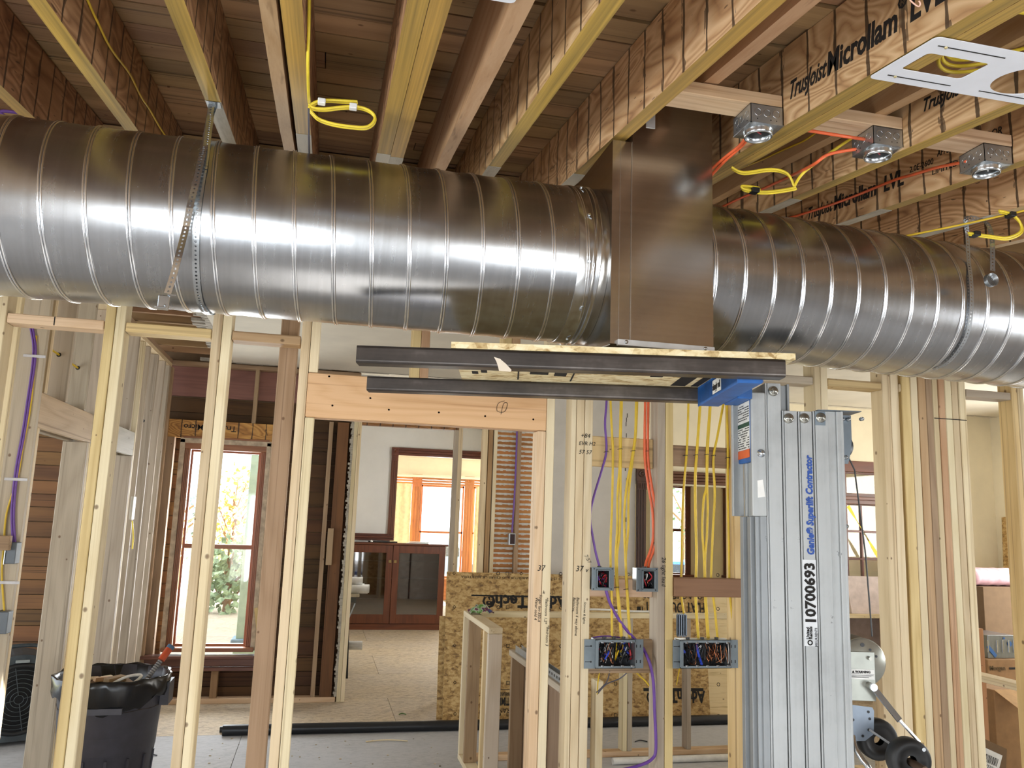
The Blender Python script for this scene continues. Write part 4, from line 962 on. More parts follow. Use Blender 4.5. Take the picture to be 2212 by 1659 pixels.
# OSB board on the forks
bd = turned('support_board', 'strip of strand board lying on the forks under the plenum, stamped underneath', 'board')
obj('board', MB().hexa([(-.992, FN+.003, 2.1895), (-.024, FN+.003, 2.1895), (-.024, FF+.06, 2.1975), (-.992, FF+.06, 2.1975), (-.992, FN+.003, 2.2075), (-.024, FN+.003, 2.2075), (-.024, FF+.06, 2.2155), (-.992, FF+.06, 2.2155)]), osb('osb_bounce_lit', '#efe3bd', '#dfcb9a', '#a88a58'), bd)  # board colour lightened in place of bounce light from the floor
for x0, x1, y0, y1 in ((-.80, -.795, -.16, .16), (-.62, -.615, -.16, .16), (-.76, -.70, -.10, -.06), (-.76, -.70, 0, .04), (-.68, -.64, -.1, .06), (-.92, -.90, -.16, .04), (-.89, -.875, -.2, -.05), (-.27, -.22, -.2, .18), (-.20, -.175, -.2, .18), (-.37, -.33, -.05, .01), (-.95, -.93, .02, .07)):
    z = lambda y: 2.1895+(y-FN-.003)*.0129; obj('stamp_mark', MB().hexa([(x0, y0, z(y0)-.0016), (x1, y0, z(y0)-.0016), (x1, y1, z(y1)-.0016), (x0, y1, z(y1)-.0016), (x0, y0, z(y0)-.0004), (x1, y0, z(y0)-.0004), (x1, y1, z(y1)-.0004), (x0, y1, z(y1)-.0004)]), INK, bd)
# ================================================================ PARTITION at the left (x -1.45), seen end-on
PXR, PXL = -1.45, -1.59
pw = thing('partition_frame', 'framed partition of grey studs running back at the far left, with doorways', 'wall frame', (-1.52, 5.8, 0))
def PS(y, z0, z1, m=None, nm='stud'): return obj(nm, MB().box(PXL, PXR, y, y+.0375, z0, z1, .003), (m or grey)('z'), pw)
for y in (3.60, 4.2): PS(y, .039, 3.02, pine)
PS(4.60, .039, 3.02); PS(4.639, .039, 2.108, pine); PS(4.68, 2.292, 3.02, pine)
for y in (5.04, 5.42, 5.83, 6.24, 6.65): PS(y, 2.292, 3.02)
PS(5.57, .0, 2.108); PS(5.609, .0, 2.108, pine); PS(6.82, .0, 2.108, grey); PS(6.86, .039, 3.02, white)
for y in (7.06, 7.41, 7.73, 7.95, 7.99): PS(y, .039, 3.02)
obj('stud', MB().box(-1.46, -1.43, 8.03, 8.09, .039, 3.02, .003), brown('z'), pw)
obj('header', MB().box(PXR-.04, PXR-.002, 4.64, 5.65, 2.11, 2.29, .003), wood('smeared_header_', 'y', '#c4ab86', '#a98e69', '#7d6446'), pw); obj('header', MB().box(PXR-.04, PXR-.002, 5.652, 6.858, 2.11, 2.29, .003), wood('dusty_header_', 'y', '#b8b0a2', '#a39a8b', '#857a6a'), pw)
obj('header', MB().box(PXL+.002, PXL+.04, 4.64, 6.858, 2.11, 2.29, .003), grey('y'), pw)
obj('top_plate', MB().box(PXL, PXR, 3.60, 8.06, 3.021, 3.058, .003), pine('y'), pw); obj('top_plate', MB().box(PXL, PXR, 3.60, 8.06, 3.0585, 3.096, .003), brown('y'), pw)
for a, b in ((3.6, 4.6), (6.86, 8.03)): obj('bottom_plate', MB().box(PXL, PXR, a, b, 0, .038, .003), fir('y'), pw)
for y, z in ((5.04, 2.56), (5.42, 2.55), (6.24, 2.55), (7.06, 2.45), (7.41, 2.44), (7.73, 2.1)):
    obj('drilled_hole', MB().cyl((-1.515, y-.0008, z), .013, .0008, 'y', 14), BLACK, pw)
tag(obj('cable', MB().tube(smooth([(-1.53, 4.70, 2.585), (-1.525, 4.9, 2.57), (-1.515, 5.036, 2.56), (-1.515, 5.0385, 2.56)], 5), .006, 7), YCAB), 'short yellow cable entering the nearer drilled stud above the left doorway', 'cable')
tag(obj('cable', MB().tube(smooth([(-1.53, 5.09, 2.575), (-1.525, 5.3, 2.56), (-1.515, 5.418, 2.55), (-1.515, 5.419, 2.55)], 5), .006, 7), YCAB), 'short yellow cable entering the farther drilled stud above the left doorway', 'cable')
tag(obj('cross_block', MB().box(-1.86, -1.46, 4.48, 4.518, 1.49, 1.56, .003), brown('x')), 'brown flat block at the left edge behind the purple cables', 'blocking')
tag(obj('corner_stud', MB().box(-1.72, -1.63, 4.60, 4.64, 0, 3.0, .003), brown('z')), 'rough brown stud at the far left behind the purple cables', 'stud')

# ================================================================ CABLES AND BOXES IN THE FRONT WALL
def cable(pts, r, mat, label=None, cat='cable', group=None, parent=None, n=7, name=None, k=6):
    m = MB().tube(smooth(pts, k), r, n); o = obj(name or 'cable', m, mat, parent)
    if not parent: tag(o, label, cat, group)
    return o
def PP(lst, y): return [W(u, v, y=y) for u, v in lst]
YC = 3.492; CG = 'cables stapled down the front wall'
def staple(u, v, y=3.486, par=None, a=0):
    p = W(u, v, y=y); m = MB(); m.tube([p+Vector((-.011, .006, -.002)), p+Vector((-.007, -.004, .0)), p+Vector((.007, -.004, .002)), p+Vector((.011, .006, .0))], .0013, 5)
    return obj('staple', m, BLACK, par)
c = thing('purple_cable', 'purple cable running down to the left single switch box', 'cable', W(1310, 872, y=YC), CG)
cable(PP([(1312, 790), (1310, 872), (1307, 916), (1310, 972), (1301, 1012), (1284, 1068), (1276, 1103)], YC)+PP([(1275, 1125), (1278, 1146), (1287, 1194), (1295, 1224)], 3.47), .0054, PURP, parent=c, name='sheath'); staple(1310, 976, par=c)
c = thing('purple_cable', 'purple cable from under the left switch box down past the gang box', 'cable', W(1310, 1280, y=YC), CG)
cable(PP([(1307, 1262), (1310, 1278), (1318, 1303), (1332, 1330), (1352, 1359), (1370, 1379), (1383, 1393)], 3.49)+PP([(1392, 1406)], 3.47)+PP([(1403, 1431), (1410, 1462), (1413, 1498), (1414, 1532), (1417, 1615), (1408, 1640), (1380, 1654), (1340, 1664)], 3.44), .0068, PURP, parent=c, name='sheath')
def ycab(paths, lab, st=(), r=.0056, mat=YCAB):
    c = thing('yellow_cable', lab, 'cable', W(*paths[0][0], y=YC), CG)
    for i, p in enumerate(paths):
        cable([W(u, v, y=YC-.002*i) for u, v in p], r, mat, parent=c, name='sheath')
    for s in st: staple(*s, par=c)
ycab([[(1317, 790), (1319, 873), (1321.5, 929), (1324, 982), (1322, 1093), (1319, 1169), (1319, 1222), (1320, 1250), (1321, 1281), (1322, 1380)]], 'yellow cable passing behind the left switch box, leftmost yellow of the left bay')
ycab([[(1343, 790), (1341, 873), (1339.5, 941), (1339, 1002), (1334, 1068), (1333, 1144), (1330, 1200), (1332, 1263), (1336, 1308), (1342, 1380)], [(1344, 790), (1343, 873), (1341, 941), (1340.5, 1002), (1340, 1093), (1338, 1156), (1333, 1200), (1334, 1263), (1338, 1308), (1343.5, 1380)]], 'pair of yellow cables in the middle of the left bay', [(1340, 970), (1333, 1269)])
ycab([[(1378, 790), (1374, 874), (1372, 941), (1364, 997), (1355, 1042), (1349, 1098), (1349, 1156), (1351, 1207), (1353, 1254), (1356, 1308), (1360, 1380)], [(1379, 790), (1376, 874), (1373, 941), (1366, 997), (1358, 1068), (1357, 1144), (1352, 1204), (1354, 1254), (1357, 1308), (1361.5, 1380)]], 'pair of yellow cables next to the orange cable in the left bay', [(1368, 974), (1353, 1273)])
c = thing('orange_cable', 'doubled orange cable dropping into the right single switch box', 'cable', W(1397, 875, y=YC), CG)
for d in (-3.4, 3.4): cable([W(u+d, v, y=YC-.004) for u, v in ((1397, 790), (1397, 875), (1396, 941), (1397, 997), (1405, 1055), (1413, 1106), (1414, 1161), (1409, 1187), (1400, 1212))]+[W(1397+d, 1226, y=3.47)], .0062, ORC, parent=c, name='sheath')
staple(1397, 975, par=c); staple(1414, 1173, par=c)
ycab([[(1488, 790), (1487, 878), (1484, 967), (1478, 1043), (1474, 1118), (1473, 1194), (1471, 1263), (1473, 1296), (1478, 1330)]], 'yellow cable dropping to the small grey nail plate box', [(1481, 984), (1471, 1264)])
ycab([[(1515, 790), (1512, 880), (1506, 967), (1502, 1030), (1502.5, 1118), (1504.5, 1194), (1503, 1272), (1504, 1317), (1509, 1380)]], 'thick yellow cable second from left in the bay beside the mast', [(1504, 983), (1503, 1274)], r=.0068)
ycab([[(1536, 790), (1533, 880), (1527, 967), (1526, 1048), (1520, 1080), (1517, 1144), (1521, 1210), (1522.6, 1269), (1524, 1308), (1529, 1380)], [(1537, 790), (1534.5, 880), (1529, 967), (1527.5, 1048), (1529, 1093), (1527, 1156), (1523, 1210), (1524, 1269), (1526, 1308), (1531, 1380)]], 'yellow cable pair that spreads apart midway, beside the mast', [(1527, 982), (1522, 1268)])
ycab([[(1575, 790), (1564, 863), (1550, 941), (1541, 992), (1544, 1068), (1540, 1144), (1536, 1250), (1538, 1270), (1544, 1317), (1550, 1380)]], 'slanting yellow cable with black print, coming from under the blue carriage', [(1542, 984), (1538, 1272)])
ycab([[(1572, 790), (1570, 863), (1572, 967), (1572, 1068), (1574, 1169), (1575.6, 1272), (1580, 1317), (1587, 1381), (1591, 1420), (1594, 1449), (1598, 1518), (1597, 1546), (1602, 1615), (1606, 1675)]], 'yellow cable passing behind the right gang box and down along the stud by the mast', [(1572, 989), (1575, 1270), (1598, 1519)])
# metal boxes
pr = random.Random(21)
def wires(t, x0, x1, z0, z1, y0, y1, spec):
    for nm, mat, n, r in spec:
        m = MB()
        for _ in range(n):
            x = pr.uniform(x0, x1); p = [Vector((x, y1, pr.uniform(z0, z1)))]
            for k in range(3): p.append(Vector((min(max(x+pr.uniform(-.018, .018), x0), x1), pr.uniform(y0, y1), z0+(z1-z0)*pr.random())))
            m.tube(smooth(p, 4), r, 5)
        obj(nm, m, mat, t)
def box_shell(m, x0, x1, z0, z1, y0, y1, t=.0018):
    m.box(x0, x0+t, y0, y1, z0, z1).box(x1-t, x1, y0, y1, z0, z1).box(x0+t, x1-t, y0, y1, z0, z0+t).box(x0+t, x1-t, y0, y1, z1-t, z1).box(x0+t, x1-t, y1-t, y1, z0+t, z1-t)
def single_box(x0, x1, z0, z1, y0, lab, side, spec):
    t = thing('switch_box', lab, 'switch box', ((x0+x1)/2, y0+.03, z0), 'single switch boxes')
    m = MB(); box_shell(m, x0+.004, x1-.004, z0+.003, z1-.003, y0+.004, y0+.058); obj('box_body', m, ZINC, t)
    cx = (x0+x1)/2+side*.008; w_, h_ = .030, (z1-z0)*.40; cz = (z0+z1)/2
    f = MB(); f.box(x0, cx-w_, y0, y0+.003, z0, z1, .0008).box(cx+w_, x1, y0, y0+.003, z0, z1, .0008).box(cx-w_, cx+w_, y0, y0+.003, z0, cz-h_).box(cx-w_, cx+w_, y0, y0+.003, cz+h_, z1)
    for a, b, c_, d in ((cx-w_, cx-w_+.004, cz-h_, cz+h_), (cx+w_-.004, cx+w_, cz-h_, cz+h_)): f.box(a, b, y0-.010, y0, c_, d, .001)
    f.box(cx-w_, cx+w_, y0-.010, y0, cz+h_-.004, cz+h_, .001).box(cx-w_, cx+w_, y0-.010, y0, cz-h_, cz-h_+.004, .001); obj('mud_ring', f, GREYB, t)
    s = MB()
    for px, pz in ((x0+.008, z0+.006), (x1-.008, z1-.006), (x0+.01, z1-.007), (x1-.012, z0+.007)): s.cyl((px, y0-.002, pz), .0028, .002, 'y', 8)
    obj('ring_screws', s, BLACK, t)
    k = MB().cyl((cx-.01, y0+.02, z1-.004), .009, .008, 'z', 12); obj('cable_clamp', k, BLACK, t)
    wires(t, cx-w_+.006, cx+w_-.006, cz-h_+.004, cz+h_-.004, y0+.002, y0+.05, spec)
    obj('box_back', MB().box(x0+.007, x1-.007, y0+.052, y0+.0555, z0+.006, z1-.006), BLACK, t)
single_box(1.157, 1.258, 1.432, 1.530, 3.435, 'single grey switch box full of red and purple wires, left bay', 0, (('wire_black', BLACK, 10, .0025), ('wire_red', REDW, 6, .0025), ('wire_purple', PURP, 4, .003), ('wire_white', TWR, 1, .002)))
single_box(1.362, 1.463, 1.430, 1.532, 3.435, 'single grey switch box full of black wires under the orange cable', .6, (('wire_black', BLACK, 14, .003), ('wire_red', REDW, 2, .0035), ('wire_copper', COPPER, 1, .002), ('wire_white', TWR, 1, .003)))
def gang_box(x0, xa, xb, x1, z0, z1, y0, lab, spec, ribs):
    t = thing('gang_box', lab, 'switch box', ((xa+xb)/2, y0+.03, z0), 'wide gang switch boxes')
    m = MB(); box_shell(m, xa, xb, z0, z1, y0-.004, y0+.06); obj('box_body', m, ZINC, t)
    f = MB(); f.box(x0, xa, y0, y0+.002, z0, z1, .0006).box(xb, x1, y0, y0+.002, z0, z1, .0006).box(xa, xb, y0-.004, y0+.001, z1-.012, z1).box(xa, xb, y0-.004, y0+.001, z0, z0+.010)
    f.box(xa-.002, xa+.012, y0-.010, y0, z0+.006, z1-.004, .001); obj('mounting_ears', f, GREYB, t)
    sl_ = MB()
    for zz in (z0+.028, z1-.028): sl_.box(x0+.004, x0+.028, y0-.001, y0, zz-.0015, zz+.0015).cyl((x0+.03, y0-.001, zz), .004, .001, 'y', 10).box(x1-.016, x1-.012, y0-.001, y0, zz-.006, zz+.006).box(x1-.034, x1-.030, y0-.001, y0, zz-.006, zz+.006)
    obj('ear_slots', sl_, BLACK, t)
    s = MB()
    for i in range(ribs):
        x = xa+.03+(xb-xa-.045)*i/(ribs-1)
        for zz in (z0+.010, z1-.012): s.box(x-.006, x+.006, y0-.006, y0-.004, zz-.004, zz+.004, .001).cyl((x, y0-.008, zz), .003, .002, 'y', 8)
    obj('device_tabs', s, ZINCB, t)
    cl_ = MB()
    for i in range(3):
        x = xa+.05+(xb-xa-.075)*i/2.4; cl_.cyl((x, y0+.03, z1-.002), .009, .009, 'z', 12)
    obj('cable_clamps', cl_, BLACK, t); obj('box_back', MB().box(xa+.003, xb-.003, y0+.052, y0+.057, z0+.003, z1-.003), BLACK, t)
    wires(t, xa+.014, xb-.008, z0+.012, z1-.014, y0+.004, y0+.05, spec)
gang_box(1.132, 1.182, 1.362, 1.400, 1.108, 1.228, 3.444, 'left wide gang box packed with black, copper and white wires', (('wire_black', BLACK, 30, .0022), ('wire_copper', COPPER, 9, .0013), ('wire_white', TWR, 9, .0016), ('wire_red', REDW, 2, .004), ('wire_blue', BLUW, 2, .004), ('wire_yellow', YCAB, 2, .003)), 4)
gang_box(1.532, 1.566, 1.806, 1.842, 1.108, 1.228, 3.434, 'right wide gang box with looped copper wires beside the mast', (('wire_black', BLACK, 26, .0026), ('wire_copper', COPPER, 15, .0014), ('wire_blue', BLUW, 2, .006), ('wire_white', TWR, 3, .0016)), 5)
pb = thing('nail_plate_box', 'small blue grey box side at the left of the right bay', 'switch box', W(1472, 1373, y=3.47)); a, b = W(1461.5, 1328, y=3.47), W(1484, 1373, y=3.47)
m = MB().box(a.x, b.x, 3.468, 3.476, b.z, a.z, .001)
for i in range(4): m.box(a.x+.004+.011*i, a.x+.009+.011*i, 3.468, 3.476, b.z-.005, a.z+.005)
obj('plate', m, plain('bluegrey_metal', '#7f8b99', .45, .4), pb)
# loose wires below the left gang box
for i, (p, m_, r, lab) in enumerate(((((1297, 1446), (1292, 1470), (1290, 1500)), YCAB, .003, 'short yellow wire hanging below the left gang box'), (((1366, 1444), (1378, 1456), (1395, 1472), (1410, 1492)), YCAB, .0035, 'yellow cable running from the left gang box down to the purple cable'), (((1364, 1447), (1340, 1465), (1310, 1478), (1290, 1500)), plain('grey_wire', '#5d5a63', .5), .0028, 'grey wire sagging below the left gang box'), (((1317, 1452), (1312, 1470), (1300, 1485), (1288, 1496)), plain('grey_wire', '#5d5a63', .5), .0028, 'grey wire loop close under the left gang box'), (((1468, 1446), (1464, 1465), (1461, 1480)), YCAB, .003, 'short yellow wire below the left end of the right gang box'), (((1280, 1377), (1310, 1374), (1340, 1377)), PURP, .003, 'thin purple wire lying along the top of the left gang box'))):
    q = PP(p, 3.535 if i != 5 else 3.49)
    if i != 5: q[0] = W(*p[0], y=3.50)+Vector((0, 0, .006))
    cable(q, r, m_, lab)

# ================================================================ CEILING ELECTRICS
BG = 'wood blocks carrying the ceiling boxes'
tag(obj('ceiling_block', MB().box(.850, 1.2185, 1.973, 2.061, 2.9195, 2.9575, .002), fir('x')), 'pale wood block above the first ceiling box, left of the lettered joist', 'blocking', BG)
tag(obj('ceiling_block', MB().box(1.3065, 1.6435, 2.004, 2.092, 2.931, 2.969, .002), fir('x')), 'pale wood block above the middle ceiling box', 'blocking', BG)
tag(obj('ceiling_block', MB().box(1.692, 2.0185, 1.983, 2.071, 2.9185, 2.9565, .002), fir('x')), 'pale wood block above the rightmost ceiling box', 'blocking', BG)
EG = 'square steel ceiling boxes'
def ceil_box(x1, y0, zt, lab, inner):
    x0 = x1-.102; y1 = y0+.102; zb = zt-.056
    t = thing('ceiling_box', lab, 'ceiling box', ((x0+x1)/2, (y0+y1)/2, zb), EG)
    m = MB(); m.box(x0, x0+.0016, y0, y1, zb, zt).box(x1-.0016, x1, y0, y1, zb, zt).box(x0, x1, y0, y0+.0016, zb, zt).box(x0, x1, y1-.0016, y1, zb, zt).box(x0, x1, y0, y1, zt-.0016, zt); obj('box_body', m, ZINC, t)
    cx, cy = (x0+x1)/2, (y0+y1)/2
    k = MB()
    for i in (-1, 0, 1):
        k.lathe([(.0118, y0-.0008), (.0108, y0-.0016), (.0100, y0-.0008)], (cx+i*.029, 0, zb+.031), 'y', 18); k.lathe([(.0118, x0-.0008), (.0108, x0-.0016), (.0100, x0-.0008)], (0, cy+i*.029, zb+.031), 'x', 18)
    obj('knockouts', k, ZINCB, t)
    h = MB()
    for i in (-.03, .03, .012): h.cyl((cx+i, y0-.0006, zb+.011), .0018, .0006, 'y', 8); h.cyl((x0-.0006, cy+i, zb+.011), .0018, .0006, 'x', 8)
    obj('screw_holes', h, BLACK, t)
    r = MB(); n = 24; ro = [(cx+.036*math.cos(2*PI*i/n), cy+.036*math.sin(2*PI*i/n)) for i in range(n)]; vs = [(a, b, zb-.004) for a, b in ro]
    sq = []
    for i in range(n):
        a = 2*PI*i/n; q = .053/max(abs(math.cos(a)), abs(math.sin(a))); sq.append((cx+q*math.cos(a), cy+q*math.sin(a), zb-.001))
    r.add(sq+[(a, b, zb-.003) for a, b in ro], [(i, (i+1) % n, n+(i+1) % n, n+i) for i in range(n)], 0, False)
    r.disc((cx, cy, zb-.004), .036, 'z', 24, 1, True); r.lathe([(.043, zb-.002), (.041, zb-.012), (.040, zb-.019), (.036, zb-.019), (.035, zb-.002)], (cx, cy, 0), 'z', 28); r.box(x0-.001, x1+.001, y0-.001, y0+.003, zb-.002, zb)
    r.box(x0-.001, x0+.003, y0-.001, y1, zb-.002, zb); obj('mud_ring', r, [ZINCB, BLACK], t); obj('painted_shade_plate', MB().box(x0+.003, x1-.003, y0+.003, y1-.003, zb+.02, zb+.022), BLACK, t)  # black disc and inner plate paint the shade inside the box
    if inner: obj('wire_end', MB().tube([(cx-.02, cy-.025, zb-.014), (cx+.012, cy+.005, zb-.004)], .0022, 6), inner, t)
ceil_box(1.2175, 1.970, 2.918, 'steel ceiling box nearest the box plenum, first from the left', REDW)
ceil_box(1.643, 2.006, 2.9295, 'steel ceiling box between two orange cables, middle one', REDW)
ceil_box(2.0175, 1.986, 2.917, 'steel ceiling box at the far right with a white wire end', TWR)
OG = 'orange cables in the ceiling'
t = thing('orange_cable', 'doubled orange cable from the first ceiling box to the plenum', 'cable', (1.15, 2.2, 2.87), OG)
for d in (0, 1): cable([(1.150+.012*d, 2.05, 2.868+.004*d), W(1600+d*6, 312, y=2.13), W(1560+d*6, 345+d*3, y=2.24), (1.16+.01*d, 2.36, 2.86-d*.01), (1.15+.01*d, 2.7, 2.80)], .0048, ORC, parent=t, name='sheath')
cable([W(1712, 277, y=2.02), W(1760, 284, y=2.02), W(1810, 292, y=2.02), (1.548, 2.05, 2.905)], .0052, ORC, 'short orange cable entering the left side of the middle ceiling box', group=OG)
cable([(1.546, 2.09, 2.892), W(1789, 334, y=2.14), W(1749, 360, y=2.22), W(1657, 404, x=1.635), W(1600, 428, x=1.635), W(1561, 446, x=1.636), W(1530, 459, x=1.637)], .0052, ORC, 'orange cable from the middle ceiling box sloping down behind the plenum', group=OG)
cable([(1.917, 2.06, 2.888), W(2024, 362, x=1.99), W(1970, 378, x=2.008), W(1932, 389, x=2.011), W(1840, 426, x=2.012), W(1770, 451, x=2.013), W(1690, 475, x=2.013)], .0055, ORC, 'long orange cable across the lettered joist to the rightmost ceiling box', group=OG)
YG = 'yellow cables in the ceiling'
cable([W(u, v, x=-.6835) for u, v in ((185, -10), (200, 25), (212, 50), (232, 92), (250, 120), (280, 160), (305, 210), (322, 235), (345, 275), (362, 300))], .0036, YCAB, 'thin yellow cable stapled down the right face of the second joist', group=YG)
t = thing('yellow_cable', 'yellow cable loop with white tape hanging under the joist at left of centre', 'cable', W(740, 245, y=2.3), YG)
for d, dy in ((0, 0), (1, .012)):
    cable([W(u+d, v+d*4, y=2.30+dy) for u, v in ((772, 219), (735, 217), (700, 216), (678, 222), (668, 232), (676, 245), (690, 257), (720, 267), (760, 273), (790, 274), (806, 264), (809, 250), (795, 237), (770, 230), (735, 231), (700, 235), (675, 232), (668, 224))], .0042, YCAB2, parent=t, name='sheath', k=5)
cable([W(u, v, x=-.111) for u, v in ((668, -10), (667, 60), (665, 130), (666, 190), (668, 222))], .0042, YCAB2, parent=t, name='sheath')
cable([W(u, v, x=-.112) for u, v in ((667, 235), (667, 280), (668, 330))], .003, plain('grey_wire', '#5d5a63', .5), parent=t, name='sheath')
tm = MB(); p = W(695, 218, y=2.295); tm.box(p.x-.011, p.x+.011, 2.284, 2.304, p.z-.011, p.z+.005, .002); p = W(763, 230, y=2.30); tm.box(p.x-.011, p.x+.011, 2.288, 2.309, p.z-.010, p.z+.006, .002); obj('white_tape', tm, WHITEP, t)
t = thing('yellow_cable', 'yellow cable loop with black tape right of the plenum', 'cable', W(1680, 400, y=2.3), YG)
for d, dy in ((0, 0), (1, .01)):
    cable([W(u+d*2, v+d*4, y=2.30+dy) for u, v in ((1580, 361), (1606, 372), (1664, 365), (1700, 374), (1714, 400), (1712, 406), (1655, 414), (1610, 409), (1602, 402), (1615, 402), (1640, 406))], .0042, YCAB2, parent=t, name='sheath', k=5)
cable([W(1716, 402, y=2.3), W(1732, 377, y=2.29), W(1765, 350, y=2.26), W(1830, 305, y=2.2), W(1870, 280, y=2.16)], .005, YCAB2, parent=t, name='sheath')
p = W(1631, 411, y=2.295); obj('black_tape', MB().box(p.x-.013, p.x+.013, 2.285, 2.315, p.z-.008, p.z+.008, .002), BLACK, t)
cable([W(u, v, x=1.538) for u, v in ((1517, 413), (1550, 391), (1583, 371), (1640, 348), (1694, 323), (1735, 305), (1767, 283), (1800, 252))], .0036, YCAB, 'thin dull yellow cable running along the shallow rafter beside the plenum', group=YG)
t = thing('yellow_cable', 'coil of yellow cable lying above the white cut-out plate', 'cable', (1.48, 1.48, 2.84), YG)
for i in range(3): cable([(1.478+(.128-.008*i)*math.cos(a*PI/10), 1.475+(.118-.008*i)*math.sin(a*PI/10), 2.86+.012*i+.012*math.sin(a*PI/5)) for a in range(21)], .0046, YCAB2, parent=t, name='sheath', k=3)
obj('black_tape', MB().box(1.452, 1.478, 1.345, 1.372, 2.848, 2.872, .003), BLACK, t)
t = thing('yellow_cable', 'yellow cable loop with black tape at the upper right beside the coiled strap', 'cable', W(2170, 490, y=2.2), YG)
for d in (0, 1): cable([W(u+d*2, v+d*4, y=2.20+.008*d) for u, v in ((2158, 455), (2185, 462), (2203, 480), (2204, 500), (2175, 513), (2142, 510), (2092, 503))], .0042, YCAB2, parent=t, name='sheath')
for u, v in ((2185, 463), (2108, 505)):
    p = W(u, v, y=2.2); obj('black_tape', MB().box(p.x-.011, p.x+.011, 2.188, 2.22, p.z-.009, p.z+.007, .002), BLACK, t)
cable([W(1950, 511, y=2.45), W(2040, 493, y=2.35), W(2120, 476, y=2.27), W(2212, 455, y=2.18), W(2260, 442, y=2.1)], .0038, YCAB, 'thin yellow cable under the joist that carries the right hanger strap', group=YG)
cable([(-1.30, 3.0, 3.02), (-1.10, 2.98, 3.0), W(0, 243, y=2.95), W(36, 243, y=2.95), W(60, 252, y=3.0)], .006, PURP, 'purple cable at the top left corner above the duct')
tag(obj('bare_wire', MB().tube(smooth([W(1962, -4, y=1.22), W(1972, 6, y=1.22), W(1984, 14, y=1.215), W(1988, 8, y=1.21), W(1985, 2, y=1.21)], 5), .0016, 5), plain('pale_wire', '#e6b9a4', .4)), 'short bare wire curl at the top edge on the lettered joist', 'wire')
# white cut-out plates for downlights
def cutplate(name, outer, holes, h, mat, par, tilt):
    cu = bpy.data.curves.new('p', 'CURVE'); cu.dimensions = '2D'; cu.fill_mode = 'BOTH'; cu.extrude = h/2
    for L in [outer]+holes:
        s = cu.splines.new('POLY'); s.points.add(len(L)-1); s.use_cyclic_u = True
        for q, (a, b) in zip(s.points, L): q.co = (a, b, 0, 1)
    t = bpy.data.objects.new('p', cu); C.objects.link(t); me = bpy.data.meshes.new_from_object(t.evaluated_get(bpy.context.evaluated_depsgraph_get())); bpy.data.objects.remove(t)
    me.materials.clear(); me.materials.append(mat)
    for v in me.vertices: v.co.z += tilt*v.co.y
    o = bpy.data.objects.new(name, me); C.objects.link(o); o.parent = par; return o
def rrect(x0, x1, y0, y1, r, n=5):
    pts = []
    for cx, cy, s in ((x1-r, y1-r, 0), (x0+r, y1-r, 1), (x0+r, y0+r, 2), (x1-r, y0+r, 3)):
        for k in range(n+1): a = PI/2*(s+k/n); pts.append((cx+r*math.cos(a), cy+r*math.sin(a)))
    return pts
PG = 'white downlight cut-out plates'; PW = plain('white_plate', '#e6e9f0', .45, 0, .02)
def plate(x, y, lab, hx=.237, hy=.114):
    t = thing('cutout_plate', lab, 'plate', (x, y, ZB(y)-.004), PG)
    o = cutplate('plate_sheet', rrect(-hx, hx, -hy, hy, .014), [rrect(-hx+.036, -hx+.20, -.046, .046, .012), [(.112+.078*math.cos(i*PI/16), .078*math.sin(i*PI/16)) for i in range(32)]], .0022, PW, t, .135)
    sl_ = MB()
    for sy in (-.082, .082):
        z = ZB(y+sy)-.0062; sl_.box(x-hx+.03, x-hx+.205, y+sy-.0014, y+sy+.0014, z, z+.0012)
        sl_.box(x+.05, x+.2, y+sy-.0014, y+sy+.0014, z, z+.0012)
    obj('slots', sl_, INK, t)
    nl = MB()
    for sy in (-.082, .082): nl.lathe([(.004, ZB(y+sy)-.0062), (.003, ZB(y+sy)-.009), (.0001, ZB(y+sy)-.0095)], (x-hx+.05, y+sy, 0), 'z', 8)
    obj('nails', nl, plain('nail', '#c9b98a', .4, .6), t)
plate(1.458, 1.486, 'white cut-out plate with square and round openings under two joists, upper right'); plate(.088, 1.43, 'white plate just showing at the top edge of the photo')
# ================================================================ MIDDLE ROOM CONTENTS
# knee wall with return
kw = thing('knee_wall', 'low framed knee wall with an L shaped return in the middle room', 'wall frame', (2.2, 6.1, 0))
def K(nm, x0, x1, y0, y1, z0, z1, m): return obj(nm, MB().box(x0, x1, y0, y1, z0, z1, .003), m, kw)
K('cap', 1.09, 1.18, 5.25, 6.20, 1.002, 1.04, white('y')); K('cap', 1.181, 3.35, 6.11, 6.20, 1.002, 1.04, white('x'))
K('stud', 1.09, 1.18, 5.25, 5.288, .038, 1.001, wood('greyed_stud_', 'z', '#cdbfa9', '#b8a58a', '#7d654a', rings=6)); K('stud', 1.09, 1.18, 5.40, 5.438, .038, 1.001, wood('swirl_stud_', 'z', '#e8d0a0', '#d9b983', '#a67c48', rings=14)); K('stud', 1.09, 1.18, 5.95, 5.988, .038, 1.001, brown('z')); K('stud', 1.09, 1.18, 6.16, 6.198, .038, 1.001, white('z'))
K('bottom_plate', 1.09, 1.18, 5.25, 6.20, 0, .0375, white('y')); K('bottom_plate', 1.181, 3.35, 6.11, 6.2, 0, .0375, fir('x'))
for x in (1.62, 2.32, 2.36, 2.84, 3.28): K('stud', x, x+.0375, 6.11, 6.2, .038, 1.001, (white if x < 2.34 else grey)('z'))
k2 = thing('knee_wall', 'second low framed wall close behind the door stud, carrying a slotted steel channel', 'wall frame', (1.42, 4.8, 0))
